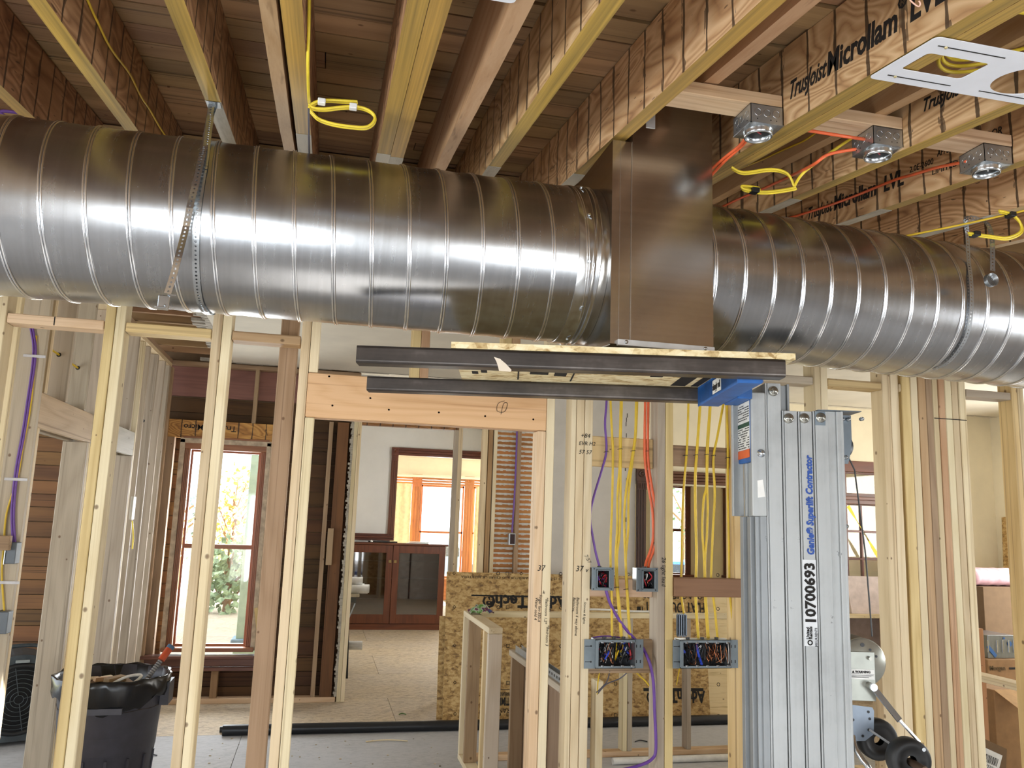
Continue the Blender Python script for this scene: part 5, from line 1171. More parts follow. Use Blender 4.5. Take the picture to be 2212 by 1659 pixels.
for (x0, x1, y0, y1, z0, z1, m) in ((1.33, 1.37, 4.36, 4.45, 0, .88, yell('z')), (1.372, 1.412, 4.36, 4.45, 0, .86, grey('z')), (1.33, 1.42, 4.46, 5.7, .80, .838, grey('y')), (1.33, 1.42, 5.6, 5.64, 0, .80, brown('z')), (1.33, 1.42, 5.0, 5.038, 0, .80, brown('z')), (1.505, 1.545, 4.36, 4.45, 0, .88, white('z'))): obj('member', MB().box(x0, x1, y0, y1, z0, z1, .003), m, k2)
obj('plywood_side', MB().box(1.422, 1.44, 4.46, 5.7, 0, .80), wood('brown_ply_', 'z', '#a48a72', '#8f745c', '#6d543f', knots=False), k2)
ch = thing('steel_channel', 'slotted steel channel lying on the second low wall behind the door stud', 'channel', (1.37, 4.9, .84))
m = MB(); m.box(1.352, 1.355, 4.50, 5.6, .839, .88).box(1.394, 1.397, 4.5, 5.6, .839, .88).box(1.355, 1.394, 4.5, 5.6, .839, .842); obj('channel', m, ZINC, ch)
sl_ = MB()
for i in range(14): sl_.box(1.3512, 1.352, 4.53+i*.05, 4.555+i*.05, .853, .867)
obj('slots', sl_, BLACK, ch)
# plastic wrapper and sheet on the cap
wr = MB(); pr = random.Random(4); n = 11; vs = []
for i in range(n):
    for j in range(n):
        a, b = i/(n-1), j/(n-1); vs.append((1.095+.17*a+pr.uniform(-.006, .006), 5.93+.14*b, 1.046+.05*math.sin(a*PI)*math.sin(b*PI)+pr.uniform(0, .022)))
WRP = N('snack_wrapper'); f_ = WRP.noise(WRP.coord((22, 22, 22), False), 1.0, 2); WRP.out(WRP.ramp(f_, [(.40, lin('#5f9a3c')), (.5, lin('#c8d6c2')), (.58, lin('#7a2430')), (.66, lin('#3b4f8c'))]), .3, .3)
wr.add(vs, [(i*n+j, i*n+j+1, (i+1)*n+j+1, (i+1)*n+j) for i in range(n-1) for j in range(n-1)], 0, True); tag(obj('foil_wrapper', wr, WRP.m), 'crumpled green and red foil wrapper on the knee wall corner', 'wrapper')
tag(obj('plastic_strip', MB().tube(smooth([(1.9, 6.15, 1.049), (2.1, 6.16, 1.062), (2.4, 6.17, 1.05), (2.7, 6.18, 1.048)], 6), .008, 6), WHITEP), 'white plastic strip lying along the knee wall cap behind the studs', 'strip')
# strand board sheets leaning behind
U = Vector((3.67-1.14, 7.14-7.31, 0)).normalized(); V = Vector((.0, .13, 1.247)).normalized(); P0 = Vector((1.14, 7.31, .0)); Nn = U.cross(V)
def sheet(nm, P0, w_, h_, t_, mat, par, U=U, V=V):
    n_ = -U.cross(V); a = [P0, P0+U*w_, P0+U*w_+n_*t_, P0+n_*t_]; return obj(nm, MB().hexa(a+[q+V*h_ for q in a]), mat, par)
pn_ = thing('strand_board', 'printed strand board sheet leaning behind the knee wall, lettering upside down', 'board', P0)
sheet('board', P0, 2.42, 1.247, .018, OSB, pn_)
def onb(a, h): return P0+U*a+V*h+Nn*.0012
def up_words(s, size, a, h, **k): return words(s, size, onb(a, h), -U, -V, INK, pn_, **k)
def hit(u, v):
    d = RIGHT*((u-CX)/FPX)-UP*((v-CY)/FPX)+FWD; o = Vector((0, 0, EYE)); t = (P0-o).dot(Nn)/d.dot(Nn); q = o+d*t-P0; return q.dot(U), q.dot(V)
def bar(u0, v0, u1, v1, nm='print_bar'):
    a0, h0 = hit(u0, v0); a1, h1 = hit(u1, v1); q = [onb(a0, h1), onb(a1, h1), onb(a1, h0), onb(a0, h0)]
    return obj(nm, MB().quad(*q), INK, pn_)
a, h = hit(1228, 1287); a2, _ = hit(1042, 1287); up_words('AdvanTech\u00ae', .15, a, h, bold=.005, fit=a-a2)
bar(1020, 1284, 1228, 1290); a, h = hit(1224, 1277); a2, _ = hit(1060, 1280); 
a, h = hit(1524, 1299); a2, _ = hit(1378, 1299); up_words('FLAT OUT BEST\u2122', .14, a, h, bold=.003, fit=a-a2)
a, h = hit(1524, 1281); a2, _ = hit(1390, 1281); up_words('FOR A QUIETER FLOOR', .06, a, h, bold=.001, fit=a-a2)
a, h = hit(1522, 1489); a2, _ = hit(1395, 1489); up_words('AdvanTech\u00ae', .14, a, h, bold=.005, fit=a-a2); bar(1390, 1483, 1520, 1489)
a, h = hit(1120, 1506); a2, _ = hit(1078, 1506); up_words('LIFETIME', .09, a, h, bold=.003, fit=a-a2); a, h = hit(1120, 1494); a2, _ = hit(1078, 1494); up_words('LIMITED WARRANTY', .05, a, h, bold=.001, fit=a-a2)
for q in ((1074, 1488, 1125, 1489), (1074, 1519, 1125, 1520), (1124, 1488, 1125, 1520)): bar(*q, 'print_frame')
a, h = hit(1120, 1528); a2, _ = hit(1060, 1528); up_words('GARANTIE', .06, a, h, fit=a-a2)
a, h = hit(1240, 1247); a2, _ = hit(998, 1247); up_words('06-04-25 15:05:50   DE LA ABERTURA  O CERRE LA ABERTURA', .03, a, h, fit=a-a2)
mk = MB()
for v in (1244, 1317, 1400, 1480, 1548):
    for i, u in enumerate((983, 1078, 1098, 1128, 1213, 1330, 1360, 1552)):
        aa, hh = hit(u, v-6); cen = onb(aa, hh)
        if i % 3 == 1: mk.tube([cen+U*(.014*math.cos(x*PI/5))+V*(.014*math.sin(x*PI/5)) for x in range(10)], .003, 4, closed=True)
        else: mk.tube([cen+U*.013*a_+V*.013*b_ for a_, b_ in (((1, 1), (-1, 1), (-1, -1), (1, -1)) if i % 3 else ((1, 0), (0, 1), (-1, 0), (0, -1)))], .003, 4, closed=True)
obj('nail_marks', mk, INK, pn_)
p2 = thing('strand_board', 'second strand board sheet just behind the printed one, showing at its left edge', 'board', P0+Vector((-.02, .06, 0))); sheet('board', P0+Vector((-.045, .045, 0)), 2.2, .86, .018, OSB, p2)
p3 = thing('plywood_sheet', 'pale plywood sheet at the right end of the printed strand board', 'board', (3.7, 7.32, 0)); sheet('board', Vector((3.5, 7.36, 0)), .5, 1.1, .018, wood('pale_ply_', 'x', '#dcc79b', '#cdb585', '#a88d5e'), p3)
# pipes on the floor
PGp = 'black drain pipes on the floor'
tag(obj('drain_pipe', MB().cyl((-.62, 6.985, .040), .040, 4.3, 'x', 20), PIPE), 'thick black drain pipe lying across the floor of the middle room', 'pipe', PGp)
tag(obj('drain_pipe', MB().cyl((-.65, 7.09, .022), .022, .75, 'x', 16), PIPE), 'thinner black pipe behind the left end of the thick drain pipe', 'pipe', PGp)
tag(obj('white_pipe', MB().cyl((2.18, 5.93, .024), .024, 1.2, 'x', 14), plain('white_pvc', '#dcdad2', .4)), 'white plastic pipe on the floor in front of the knee wall', 'pipe')
pr = random.Random(12)
for i, (u, v, L, lab) in enumerate(((1372, 1602, .10, 'curled dark offcut on the floor behind the right bay'), (790, 1602, .32, 'thin wood shaving strip on the floor below the drain pipe'), (300, 1632, .12, 'dark curled scrap on the floor right of the trash can'), (862, 1543, .06, 'small green twig on the doorway floor'))):
    p = W(u, v, z=.006); tag(obj('floor_scrap', MB().tube(smooth([p, p+Vector((L*.5, .02, .004)), p+Vector((L, -.01, 0))], 4), .005, 5), (BLACK, white('x'), BLACK, plain('green_twig', '#5d7a3a'))[i]), lab, 'scrap')
sm = MB()
for _ in range(70): x, y = pr.uniform(-.7, 1.0), pr.uniform(5.2, 6.9); s = pr.uniform(.004, .016); sm.box(x, x+s, y, y+s*.6, .0002, s*.35)
o = obj('sawdust_chips', sm, plain('chip_mix', '#b9a88c', .8, 0, .4)); o['kind'] = 'stuff'; tag(o, 'scattered wood chips and crumbs on the subfloor', 'debris')
# trash can with liner and rubbish
tcx, tcy, H_ = -1.06, 5.13, .80
tc_ = thing('trash_can', 'dark grey trash can with black liner, full of scraps, behind the doubled stud', 'trash can', (tcx, tcy, 0))
m = MB().lathe([(.0, .004), (.205, .0), (.215, .01), (.232, .20), (.246, .42), (.250, .425), (.258, .60), (.272, .72), (.276, .725), (.283, .78), (.292, .785), (.292, .80), (.284, .80), (.270, .74), (.225, .1), (.0, .06)], (tcx, tcy, 0), 'z', 44)
obj('can_body', m, plain('dark_grey_plastic', '#3b3a42', .45, 0, .12), tc_)
rb_ = MB()
for k in range(14):
    a = 2*PI*k/14; ca, sa = math.cos(a), math.sin(a); rb_.beam((tcx+.222*ca, tcy+.222*sa, .05), (tcx+.246*ca, tcy+.246*sa, .40), .014, .012, up=(ca, sa, 0))
obj('can_ribs', rb_, plain('dark_grey_plastic', '#3b3a42', .45, 0, .12), tc_)
hn = MB(); hn.beam((tcx-.10, tcy-.282, .66), (tcx+.12, tcy-.275, .66), .05, .03); obj('can_handle', MB().beam((tcx+.285, tcy-.06, .70), (tcx+.285, tcy+.10, .70), .045, .12), plain('dark_grey_plastic', '#3b3a42', .45, 0, .12), tc_); obj('can_handle', hn, plain('dark_grey_plastic', '#3b3a42', .45, 0, .12), tc_)
lv = []; pr = random.Random(8); n = 60
prof = [(.262, .70), (.284, .80), (.294, .806), (.303, .80), (.300, .765), (.303, .725), (.294, .70)]
for i, (r, z) in enumerate(prof):
    for k in range(n): a = 2*PI*k/n; w_ = (math.sin(a*9+i)*.004+math.sin(a*17+i*2)*.003+pr.uniform(-.002, .002)); lv.append((tcx+(r+w_)*math.cos(a), tcy+(r+w_)*math.sin(a), z+(w_*3 if i > 3 else w_)-(.06*max(0, math.cos(a+1.35))**6 if i > 4 else 0)))
obj('liner', MB().add(lv, [(i*n+k, i*n+(k+1) % n, (i+1)*n+(k+1) % n, (i+1)*n+k) for i in range(len(prof)-1) for k in range(n)], 0, True), plain('black_liner', '#0e0f12', .25), tc_)
fill = MB(); vs = [(tcx, tcy, .745)]
for r in (.09, .18, .268):
    for k in range(24): a = 2*PI*k/24; vs.append((tcx+r*math.cos(a), tcy+r*math.sin(a), .74-.10*(r/.27)**2+pr.uniform(-.02, .02)))
fs = [(0, 1+k, 1+(k+1) % 24) for k in range(24)]+[(1+j*24+k, 25+j*24+k, 25+j*24+(k+1) % 24, 1+j*24+(k+1) % 24) for j in range(2) for k in range(24)]
obj('rubbish_heap', fill.add(vs, fs), plain('rubbish', '#4a3f36', .8, 0, .4), tc_)
RG = 'scraps in the trash can'
SLAB = ('brown', 'pale pine', 'reddish', 'dark weathered', 'second brown', 'second pale pine')
for i in range(6):
    a, r = pr.uniform(0, 6.28), pr.uniform(.02, .17); c0 = Vector((tcx+r*math.cos(a), tcy+r*math.sin(a), .752+.012*(i % 4))); d = Vector((pr.uniform(-1, 1), pr.uniform(-1, 1), pr.uniform(-.1, .3))).normalized(); L = pr.uniform(.08, .22)
    if i in (3,): L = .1
    tag(obj('wood_scrap', MB().beam(c0-d*L/2, c0+d*L/2, pr.uniform(.03, .06), pr.uniform(.012, .03)), (brown, pine, red, old)[i % 4]('x')), SLAB[i]+' wood offcut lying on the trash can heap', 'scrap', RG)
tag(obj('white_cable_scrap', MB().tube(smooth([(tcx+.02, tcy-.18, .77), (tcx+.09, tcy-.1, .80), (tcx+.15, tcy-.02, .79), (tcx+.12, tcy-.16, .76), (tcx+.14, tcy-.22, .745)], 6), .008, 7), WHITEP), 'white cable scrap curling in the trash can', 'cable')
hz = thing('orange_hose', 'short grey ribbed hose with an orange cuff sticking out of the trash can', 'hose', (tcx+.17, tcy-.02, .75)); a_, b_ = Vector((tcx+.16, tcy-.04, .74)), Vector((tcx+.235, tcy+.03, .865)); m = MB()
for i in range(12): m.tube([a_.lerp(b_, i/12), a_.lerp(b_, (i+.6)/12)], .014, 10)
obj('ribbed_hose', m, plain('hose_grey', '#8d8b88', .4, .3), hz); obj('cuff', MB().tube([b_, b_+(b_-a_)*.45], .02, 12), plain('orange_cuff', '#b84a24', .4), hz); obj('cuff_end', MB().tube([b_+(b_-a_)*.45, b_+(b_-a_)*.58], .021, 12), plain('blue_cuff', '#44617c', .4), hz)
# air mover at the left edge
af = thing('air_mover', 'black floor air mover with round ringed grille at the far left', 'fan', (-2.1, 7.05, 0)); ac = Vector((-2.03, 6.83, .32))
rot = Matrix.Translation(ac) @ Matrix.Rotation(math.radians(22), 4, 'Z') @ Matrix.Translation(-ac)
def AF(nm, m, mat): return obj(nm, m, mat, af)
m = MB(); m.T = rot; pts = [(ac.x+.30*math.cos(a)*(1.0 if math.cos(a) < 0 else .97), ac.z+.02+.29*math.sin(a)) for a in [PI*k/18 for k in range(19)]]; pts = [(ac.x+.30, .03)]+pts+[(ac.x-.30, .03)]
m.prism(pts, ac.y, ac.y+.36, plane='xz'); AF('housing', m, plain('charcoal_plastic', '#3a4246', .5, 0, .2))
m = MB(); m.T = rot; m.lathe([(.225, ac.y-.012), (.235, ac.y-.02), (.25, ac.y-.012), (.255, ac.y+.004)], (ac.x, 0, ac.z), 'y', 40); m.disc((ac.x, ac.y-.002, ac.z), .225, 'y', 36); m.disc((ac.x, ac.y-.002, ac.z), .225, 'y', 36, flip=True); AF('inlet', m, BLACK)
m = MB(); m.T = rot
for r in (.03, .055, .085, .115, .145, .175, .205): m.tube([(ac.x+r*math.cos(2*PI*k/32), ac.y-.016, ac.z+r*math.sin(2*PI*k/32)) for k in range(32)], .0026, 5, closed=True)
for k in range(4): a = PI/2*k+.2; m.tube([(ac.x+.03*math.cos(a), ac.y-.016, ac.z+.03*math.sin(a)), (ac.x+.222*math.cos(a), ac.y-.016, ac.z+.222*math.sin(a))], .003, 5)
AF('grille', m, plain('grille_wire', '#4b5154', .4, .4))
m = MB(); m.T = rot; m.box(ac.x-.27, ac.x-.20, ac.y+.02, ac.y+.34, 0, .03, .004).box(ac.x+.20, ac.x+.27, ac.y+.02, ac.y+.34, 0, .03, .004); AF('feet', m, RUB)
m = MB(); m.T = rot; m.tube(smooth([(ac.x-.12, ac.y+.05, ac.z+.29), (ac.x-.1, ac.y+.05, ac.z+.36), (ac.x+.1, ac.y+.05, ac.z+.36), (ac.x+.12, ac.y+.05, ac.z+.29)], 5), .014, 10); AF('handle', m, plain('charcoal_plastic', '#3a4246', .5, 0, .2))
m = MB(); m.T = rot; m.box(ac.x-.05, ac.x+.04, ac.y-.022, ac.y-.012, ac.z+.255, ac.z+.275, .004); AF('latch', m, plain('latch_grey', '#8b9190', .5))
# items on the partition king stud
GB = 'grey boxes on the partition stud'
for (u0, v0, u1, v1, lab) in ((9, 1172, 37, 1218, 'upper grey box on the partition stud at the far left, fed by purple cables'), (-12, 1322, 19, 1370, 'lower grey box on the partition stud, cut by the left edge')):
    a, b = W(u0, v1, y=4.53), W(u1, v0, y=4.53); t = thing('wall_box', lab, 'switch box', (a.x, 4.55, a.z), GB)
    obj('box_body', MB().box(a.x, b.x, 4.53, 4.598, a.z, b.z, .003), plain('dull_grey_box', '#646b72', .5, .2), t); obj('box_rim', MB().box(a.x-.004, a.x, 4.525, 4.598, a.z-.003, b.z+.003), ZINC, t)
t = thing('purple_cable', 'pair of purple cables stapled down the partition stud at the far left', 'cable', W(70, 740, y=4.59))
for d in (0, 5): cable([W(u+d, v, y=4.588) for u, v in ((64, 700), (68, 720), (72, 751), (69, 796), (58, 871), (49, 931), (35, 1007), (27, 1073), (25, 1123), (28, 1174))], .0055, PURP, parent=t, name='sheath')
t = thing('yellow_cable', 'yellow cable beside the purple pair on the partition stud at the far left', 'cable', W(70, 740, y=4.59)); cable([W(u, v, y=4.592) for u, v in ((78, 725), (74, 800), (64, 890), (50, 960), (38, 1030), (14, 1110), (8, 1180), (4, 1240), (9, 1320))], .005, YCAB, parent=t, name='sheath')
for u, v, wd_ in ((76, 769, 'uppermost'), (36, 1035, 'middle'), (18, 1258, 'lowest')): p = W(u, v, y=4.578); tag(obj('cable_strap', MB().box(p.x-.055, p.x+.05, 4.574, 4.579, p.z-.008, p.z+.006, .001), plain('pale_strap', '#c9c7c9', .5)), wd_+' pale flat strap holding the cables on the far left stud', 'strap', 'pale straps on the far left stud')
cable([W(286, 1125, y=6.75), W(288, 1160, y=6.75), W(286, 1186, y=6.75)], .006, YCAB2, 'short bright yellow cable end hanging on the partition beside the window')
tag(obj('white_device_box', MB().box(-1.449, -1.43, 6.95, 7.05, 1.62, 1.80, .003), plain('offwhite_box', '#d8d4ca', .5)), 'off-white plate on the partition stud left of the window', 'plate')
tag(obj('yellow_wedge', MB().beam(W(553, 1313, y=8.02), W(560, 1387, y=8.02), .03, .02, up=(0, 1, 0)), yell('z')), 'small pale wood wedge right of the window', 'wedge')
# purple cable and box in the lath wall
t = thing('purple_cable', 'thin purple cable on the lath wall stud with a small box at its end', 'cable', (1.9, 8.08, 1.6)); cable([W(u, v, y=8.085) for u, v in ((1117, 905), (1116, 960), (1112, 1060), (1108, 1120), (1106, 1150))], .009, PURP, parent=t, name='sheath')
a, b = W(1098, 1177, y=8.06), W(1113, 1152, y=8.06); t = thing('wall_box', 'small metal box at the end of the purple cable on the lath wall', 'switch box', a); obj('box_body', MB().box(a.x, b.x, 8.04, 8.10, a.z, b.z, .003), ZINC, t); obj('box_opening', MB().box(a.x+.012, b.x-.008, 8.036, 8.04, a.z+.01, b.z-.01), plain('dark_maroon', '#2d1518', .6), t)

# ================================================================ DINING ROOM
bc = thing('bookcase', 'low dark oak bookcase with two glazed doors in the far room', 'cabinet', (1.15, 13.1, 0))
def Bc(nm, *a, m=None, lab=None): return obj(nm, MB().box(*a), m or OZ, bc, lab)
X0, X1, YB0, YB1, ZC = .36, 1.955, 12.98, 13.19, 1.27
Bc('side_panel', X0, X0+.03, YB0, YB1, 0, ZC, .002); Bc('side_panel', X1-.03, X1, YB0, YB1, 0, ZC, .002); Bc('back_panel', X0+.03, X1-.03, YB1-.012, YB1, .05, ZC, m=oakw('x')); Bc('plinth', X0+.03, X1-.03, YB0, YB1-.012, 0, .09, .003, m=OX)
Bc('top', X0-.03, X1+.035, YB0-.035, YB1, ZC, ZC+.03, .005, m=OX); Bc('shelf', X0+.03, X1-.03, YB0+.04, YB1-.012, .43, .45, m=OX); Bc('shelf', X0+.03, X1-.03, YB0+.04, YB1-.012, .74, .76, m=OX); Bc('shelf', X0+.03, X1-.03, YB0+.04, YB1-.012, 1.0, 1.02, m=OX)
xm = 1.135
for x0, x1, hx in ((X0+.005, xm-.004, xm-.04), (xm+.004, X1-.005, xm+.04)):
    d = obj('door', MB().box(x0, x0+.095, YB0-.018, YB0, .095, ZC-.005, .002).box(x1-.095, x1, YB0-.018, YB0, .095, ZC-.005, .002).box(x0+.095, x1-.095, YB0-.018, YB0, .095, .23, .002).box(x0+.095, x1-.095, YB0-.018, YB0, ZC-.12, ZC-.005, .002), OZ, bc)
    obj('glass', MB().box(x0+.095, x1-.095, YB0-.010, YB0-.006, .23, ZC-.12), GLASSD, d); obj('latch', MB().box(hx-.022, hx+.022, YB0-.034, YB0-.018, 1.0, 1.045, .004).cyl((hx, YB0-.045, 1.022), .010, .012, 'y', 10), plain('aged_brass', '#a08a5a', .35, .8), d)
for i, (x, dx, lab) in enumerate(((1.38, .30, 'top sheet of the loose papers on the bookcase'), (1.33, .34, 'lower sheet of the loose papers on the bookcase'))): tag(obj('paper_stack', MB().hexa([(x, 13.0, ZC+.0305+.018*(1-i)), (x+dx, 12.98, ZC+.0305+.018*(1-i)), (x+dx+.03, 13.15, ZC+.0305+.018*(1-i)), (x+.03, 13.16, ZC+.0305+.018*(1-i)), (x, 13.0, ZC+.038+.018*(1-i)), (x+dx, 12.98, ZC+.038+.018*(1-i)), (x+dx+.03, 13.15, ZC+.040+.018*(1-i)), (x+.03, 13.16, ZC+.040+.018*(1-i))]), WHITEP), lab, 'paper')
tag(obj('curtain_rod', MB().cyl((.75, 13.05, ZC+.042), .011, .45, 'x', 10), BLACK), 'thin black rod lying on top of the bookcase', 'rod'); tag(obj('small_bottle', MB().lathe([(.001, 0), (.018, .006), (.02, .02), (.012, .034), (.001, .036)], (.80, 13.02, ZC+.0305), 'z', 14), WHITEP), 'small white bottle on top of the bookcase', 'bottle')
# drafting table with paper rolls, just inside the doorway
dt = thing('work_table', 'folding work table with black legs just left inside the doorway', 'table', (.2, 9.6, 0)); TZ = W(765, 1279, y=9.4).z
obj('table_top', MB().box(.1, .47, 9.15, 9.75, TZ-.03, TZ, .004), plain('table_top', '#cbbfa8', .5), dt); obj('apron', MB().box(.11, .44, 9.17, 9.73, TZ-.09, TZ-.031, .003), plain('slot_grey', '#5a5d58', .5), dt)
for x, y in ((.36, 9.22), (.36, 9.66), (.13, 9.22), (.13, 9.66)): obj('leg', MB().beam((x-.01, y, TZ-.09), (x+.02, y, .0), .035, .05), BLACK, dt)
obj('brace', MB().beam((.43, 9.2, TZ-.1), (.34, 9.2, TZ-.35), .012, .012), ZINC, dt)
RGp = 'white paper rolls by the work table'
for i, (y, z, x1, lab) in enumerate(((9.24, .045, .56, 'front paper roll on the work table'), (9.34, .045, .58, 'second paper roll on the work table'), (9.30, .125, .50, 'paper roll lying on top of the others on the work table'), (9.44, .045, .53, 'rearmost paper roll on the work table'))): tag(obj('paper_roll', MB().lathe([(.001, .09), (.045, .09), (.045, x1), (.03, x1+.001), (.03, x1-.2), (.001, x1-.2)], (0, y, TZ+z), 'x', 16), WHITEP), lab, 'paper roll', RGp)
p = W(760, 1394, y=9.3); tag(obj('paper_roll', MB().cyl((.13, 9.3, p.z), .045, p.x-.02, 'x', 16), WHITEP), 'paper roll held low under the work table', 'paper roll', RGp)
tag(obj('shelf_tray', MB().box(.12, .33, 9.24, 9.64, p.z-.062, p.z-.047), BLACK), 'black lower tray of the work table', 'tray')
# rolled rug beyond the bookcase
tag(obj('plastic_sheet', MB().lathe([(.001, 0), (.11, 0), (.11, 3.0), (.001, 3.0)], (2.25, 13.3, .112), 'y', 18), plain('clear_plastic', '#d9dde0', .25)), 'roll of pale plastic sheeting on the floor right of the bookcase', 'roll')

# ================================================================ RIGHT HAND ROOM CONTENTS
hw = thing('knee_wall', 'low framed wall at the right edge with a white topped plate', 'wall frame', (3.98, 4.4, 0))
for (x0, x1, y0, y1, z0, z1, m) in ((3.90, 4.0, 3.7, 5.6, .862, .90, white('y')), (3.91, 3.95, 4.42, 4.51, 0, .86, grey('z')), (3.905, 3.99, 3.86, 3.90, 0, .86, pine('z')), (3.905, 3.99, 5.3, 5.34, 0, .86, pine('z')), (3.9, 4.0, 3.7, 5.6, 0, .038, pine('y')), (3.905, 3.99, 4.74, 4.78, .038, .86, grey('z'))): obj('member', MB().box(x0, x1, y0, y1, z0, z1, .003), m, hw)
def carton(x0, x1, y0, y1, z0, z1, lab, mat=CARD, flap=False):
    t = thing('cardboard_box', lab, 'box', ((x0+x1)/2, (y0+y1)/2, z0), 'cardboard boxes at the right')
    obj('box_body', MB().box(x0, x1, y0, y1, z0, z1, .004), mat, t)
    if flap: obj('flap', MB().hexa([(x0, y0, z1), (x1, y0, z1), (x1+.02, y0-.20, z1-.10), (x0+.03, y0-.20, z1-.10), (x0, y0, z1+.004), (x1, y0, z1+.004), (x1+.02, y0-.20, z1-.096), (x0+.03, y0-.20, z1-.096)]), plain('pale_cardboard', '#c29c6c', .8), t)
    return t
a, b = W(2123, 1268, y=6.9), W(2250, 1410, y=6.9); t = carton(a.x, b.x, 6.9, 7.4, 0, a.z, 'tall plain cardboard carton under the pink insulation roll', CARDD)
m = MB(); n = 20; pr = random.Random(2); zc = a.z; vs = []
for i in range(13):
    for k in range(n):
        th = 2*PI*k/n; q = 1+.05*math.sin(i*2.4)+pr.uniform(-.03, .03); vs.append((a.x-.02+.68*i/12, 7.1+.14*q*math.cos(th), zc+.088+.086*q*math.sin(th)))
m.add(vs, [(i*n+k, i*n+(k+1) % n, (i+1)*n+(k+1) % n, (i+1)*n+k) for i in range(12) for k in range(n)]+[tuple(range(n))[::-1], tuple(12*n+k for k in range(n))], 0, True)
tag(obj('insulation_roll', m, plain('pink_insulation', '#eec3cf', .9, 0, .12)), 'pink insulation roll lying on the tall carton', 'insulation')
a, b = W(2133, 1425, y=5.9), W(2260, 1462, y=5.9); zt = a.z; t = carton(a.x, b.x+.1, 5.9, 6.4, zt-.20, zt, 'low brown carton with a printed word and hand hole, under the steel cabinet'); words('Morgan', .05, W(2138, 1448, y=5.896), (1, 0, 0), (0, 0, 1), plain('brown_print', '#5c4a2c', .8), t, bold=.001); h_ = W(2187, 1444, y=5.897); obj('hand_hole', MB().box(h_.x-.03, h_.x+.03, 5.8965, 5.8995, h_.z-.009, h_.z+.009, .004), BLACK, t)
carton(a.x+.02, b.x+.1, 5.92, 6.42, 0, zt-.204, 'lowest dark carton, under the carton with the hand hole', CARDD)
a2, b2 = W(2133, 1372, y=5.95), W(2196, 1424, y=5.95); st = thing('steel_cabinet', 'small steel cabinet with slotted front and blue stickers on a carton', 'cabinet', (a2.x, 6.1, zt))
obj('cabinet_body', MB().box(a2.x, b2.x, 5.95, 6.25, zt+.0005, a2.z, .004), galv('cabinet_steel', 'x', '#9fa6ad', .3, .1), st); sl_ = MB()
for u in (2133, 2153, 2165, 2178, 2189): p0, p1 = W(u, 1383, y=5.947), W(u, 1410, y=5.947); sl_.box(p0.x-.005, p0.x+.009, 5.942, 5.951, p1.z, p0.z, .003)
obj('louvres', sl_, ZINCB, st); bs = MB(); p0 = W(2181, 1391, y=5.946); bs.cyl((p0.x, 5.945, p0.z), .022, .002, 'y', 16); p0 = W(2169, 1379, y=5.946); bs.cyl((p0.x, 5.945, p0.z), .009, .002, 'y', 12); bs.beam(W(2133, 1395, y=5.946), W(2152, 1418, y=5.946), .002, .03, up=(1, 0, 1)); obj('blue_stickers', bs, plain('blue_sticker', '#3b6fb5', .5), st)
a, b = W(2113, 1358, y=5.3), W(2130, 1455, y=5.3); tag(obj('board_offcut', MB().box(a.x, b.x, 5.3, 5.34, 0, a.z, .003), wood('pinkish_', 'z', '#c58f68', '#b17a55', '#82563a')), 'short reddish board end standing right of the built-up post', 'board')
a, b = W(2148, 1512, y=5.4), W(2203, 1600, y=5.4); carton(a.x, b.x+.05, 5.4, 5.85, 0.0, a.z+.07, 'open carton with a pale flap below the low wall at right', CARD, True)
a, b = W(2118, 1600, y=4.75), W(2175, 1700, y=4.75); t = thing('cardboard_box', 'tilted carton with a white barcode label at the bottom right corner', 'box', (a.x, 4.75, 0), 'cardboard boxes at the right')
q0, q1, q2, q3 = W(2118, 1592, y=4.9), W(2175, 1618, y=4.9), W(2168, 1800, y=4.9), W(2105, 1800, y=4.9); dp = Vector((.0, .25, 0))
obj('box_body', MB().hexa([q3, q2, q2+dp, q3+dp, q0, q1, q1+dp, q0+dp]), CARDD, t)
ex = (q1-q0).normalized(); ez = (q0-q3).normalized(); ez = (ez-ex*ez.dot(ex)).normalized(); lo_ = W(2125, 1648, y=4.896)
def lb_(x, z, dx, dz, off=0): o = lo_+Vector((0, -off, 0)); return [o+ex*x+ez*z, o+ex*(x+dx)+ez*z, o+ex*(x+dx)+ez*(z+dz), o+ex*x+ez*(z+dz)]
m = MB(); m.quad(*lb_(-.02, -.03, .145, .125)); obj('barcode_label', m, WHITEP, t); bb = MB(); x = 0.0; pr = random.Random(6)
while x < .105: w_ = pr.choice((.0025, .004, .006)); bb.quad(*lb_(x, .012, w_, .05, .001)); x += w_+pr.choice((.0025, .004))
obj('barcode', bb, INK, t); words('02/23/24', .028, lo_+ex*-.005+ez*-.018+Vector((0, -.0012, 0)), ex, ez, INK, t)
s0 = W(2163, 1240, y=7.8); sg = thing('strand_board', 'narrow strand board offcut leaning in the right corner above the pink roll', 'board', s0)
a, b, c_, d = W(2156, 1260, y=7.85), W(2215, 1260, y=7.85), W(2210, 1118, y=7.95), W(2166, 1118, y=7.95); n_ = Vector((0, .018, 0)); base = Vector((0, 0, -a.z)); a0, b0 = a+base, b+base
obj('board', MB().hexa([Vector((a.x-.03, 7.76, 0)), Vector((min(b.x, 7.64)-.02, 7.76, 0)), Vector((min(b.x, 7.64)-.02, 7.78, 0)), Vector((a.x-.03, 7.78, 0)), d, Vector((min(c_.x, 7.64), c_.y, c_.z)), Vector((min(c_.x, 7.64), c_.y, c_.z))+n_, d+n_]), OSB, sg)
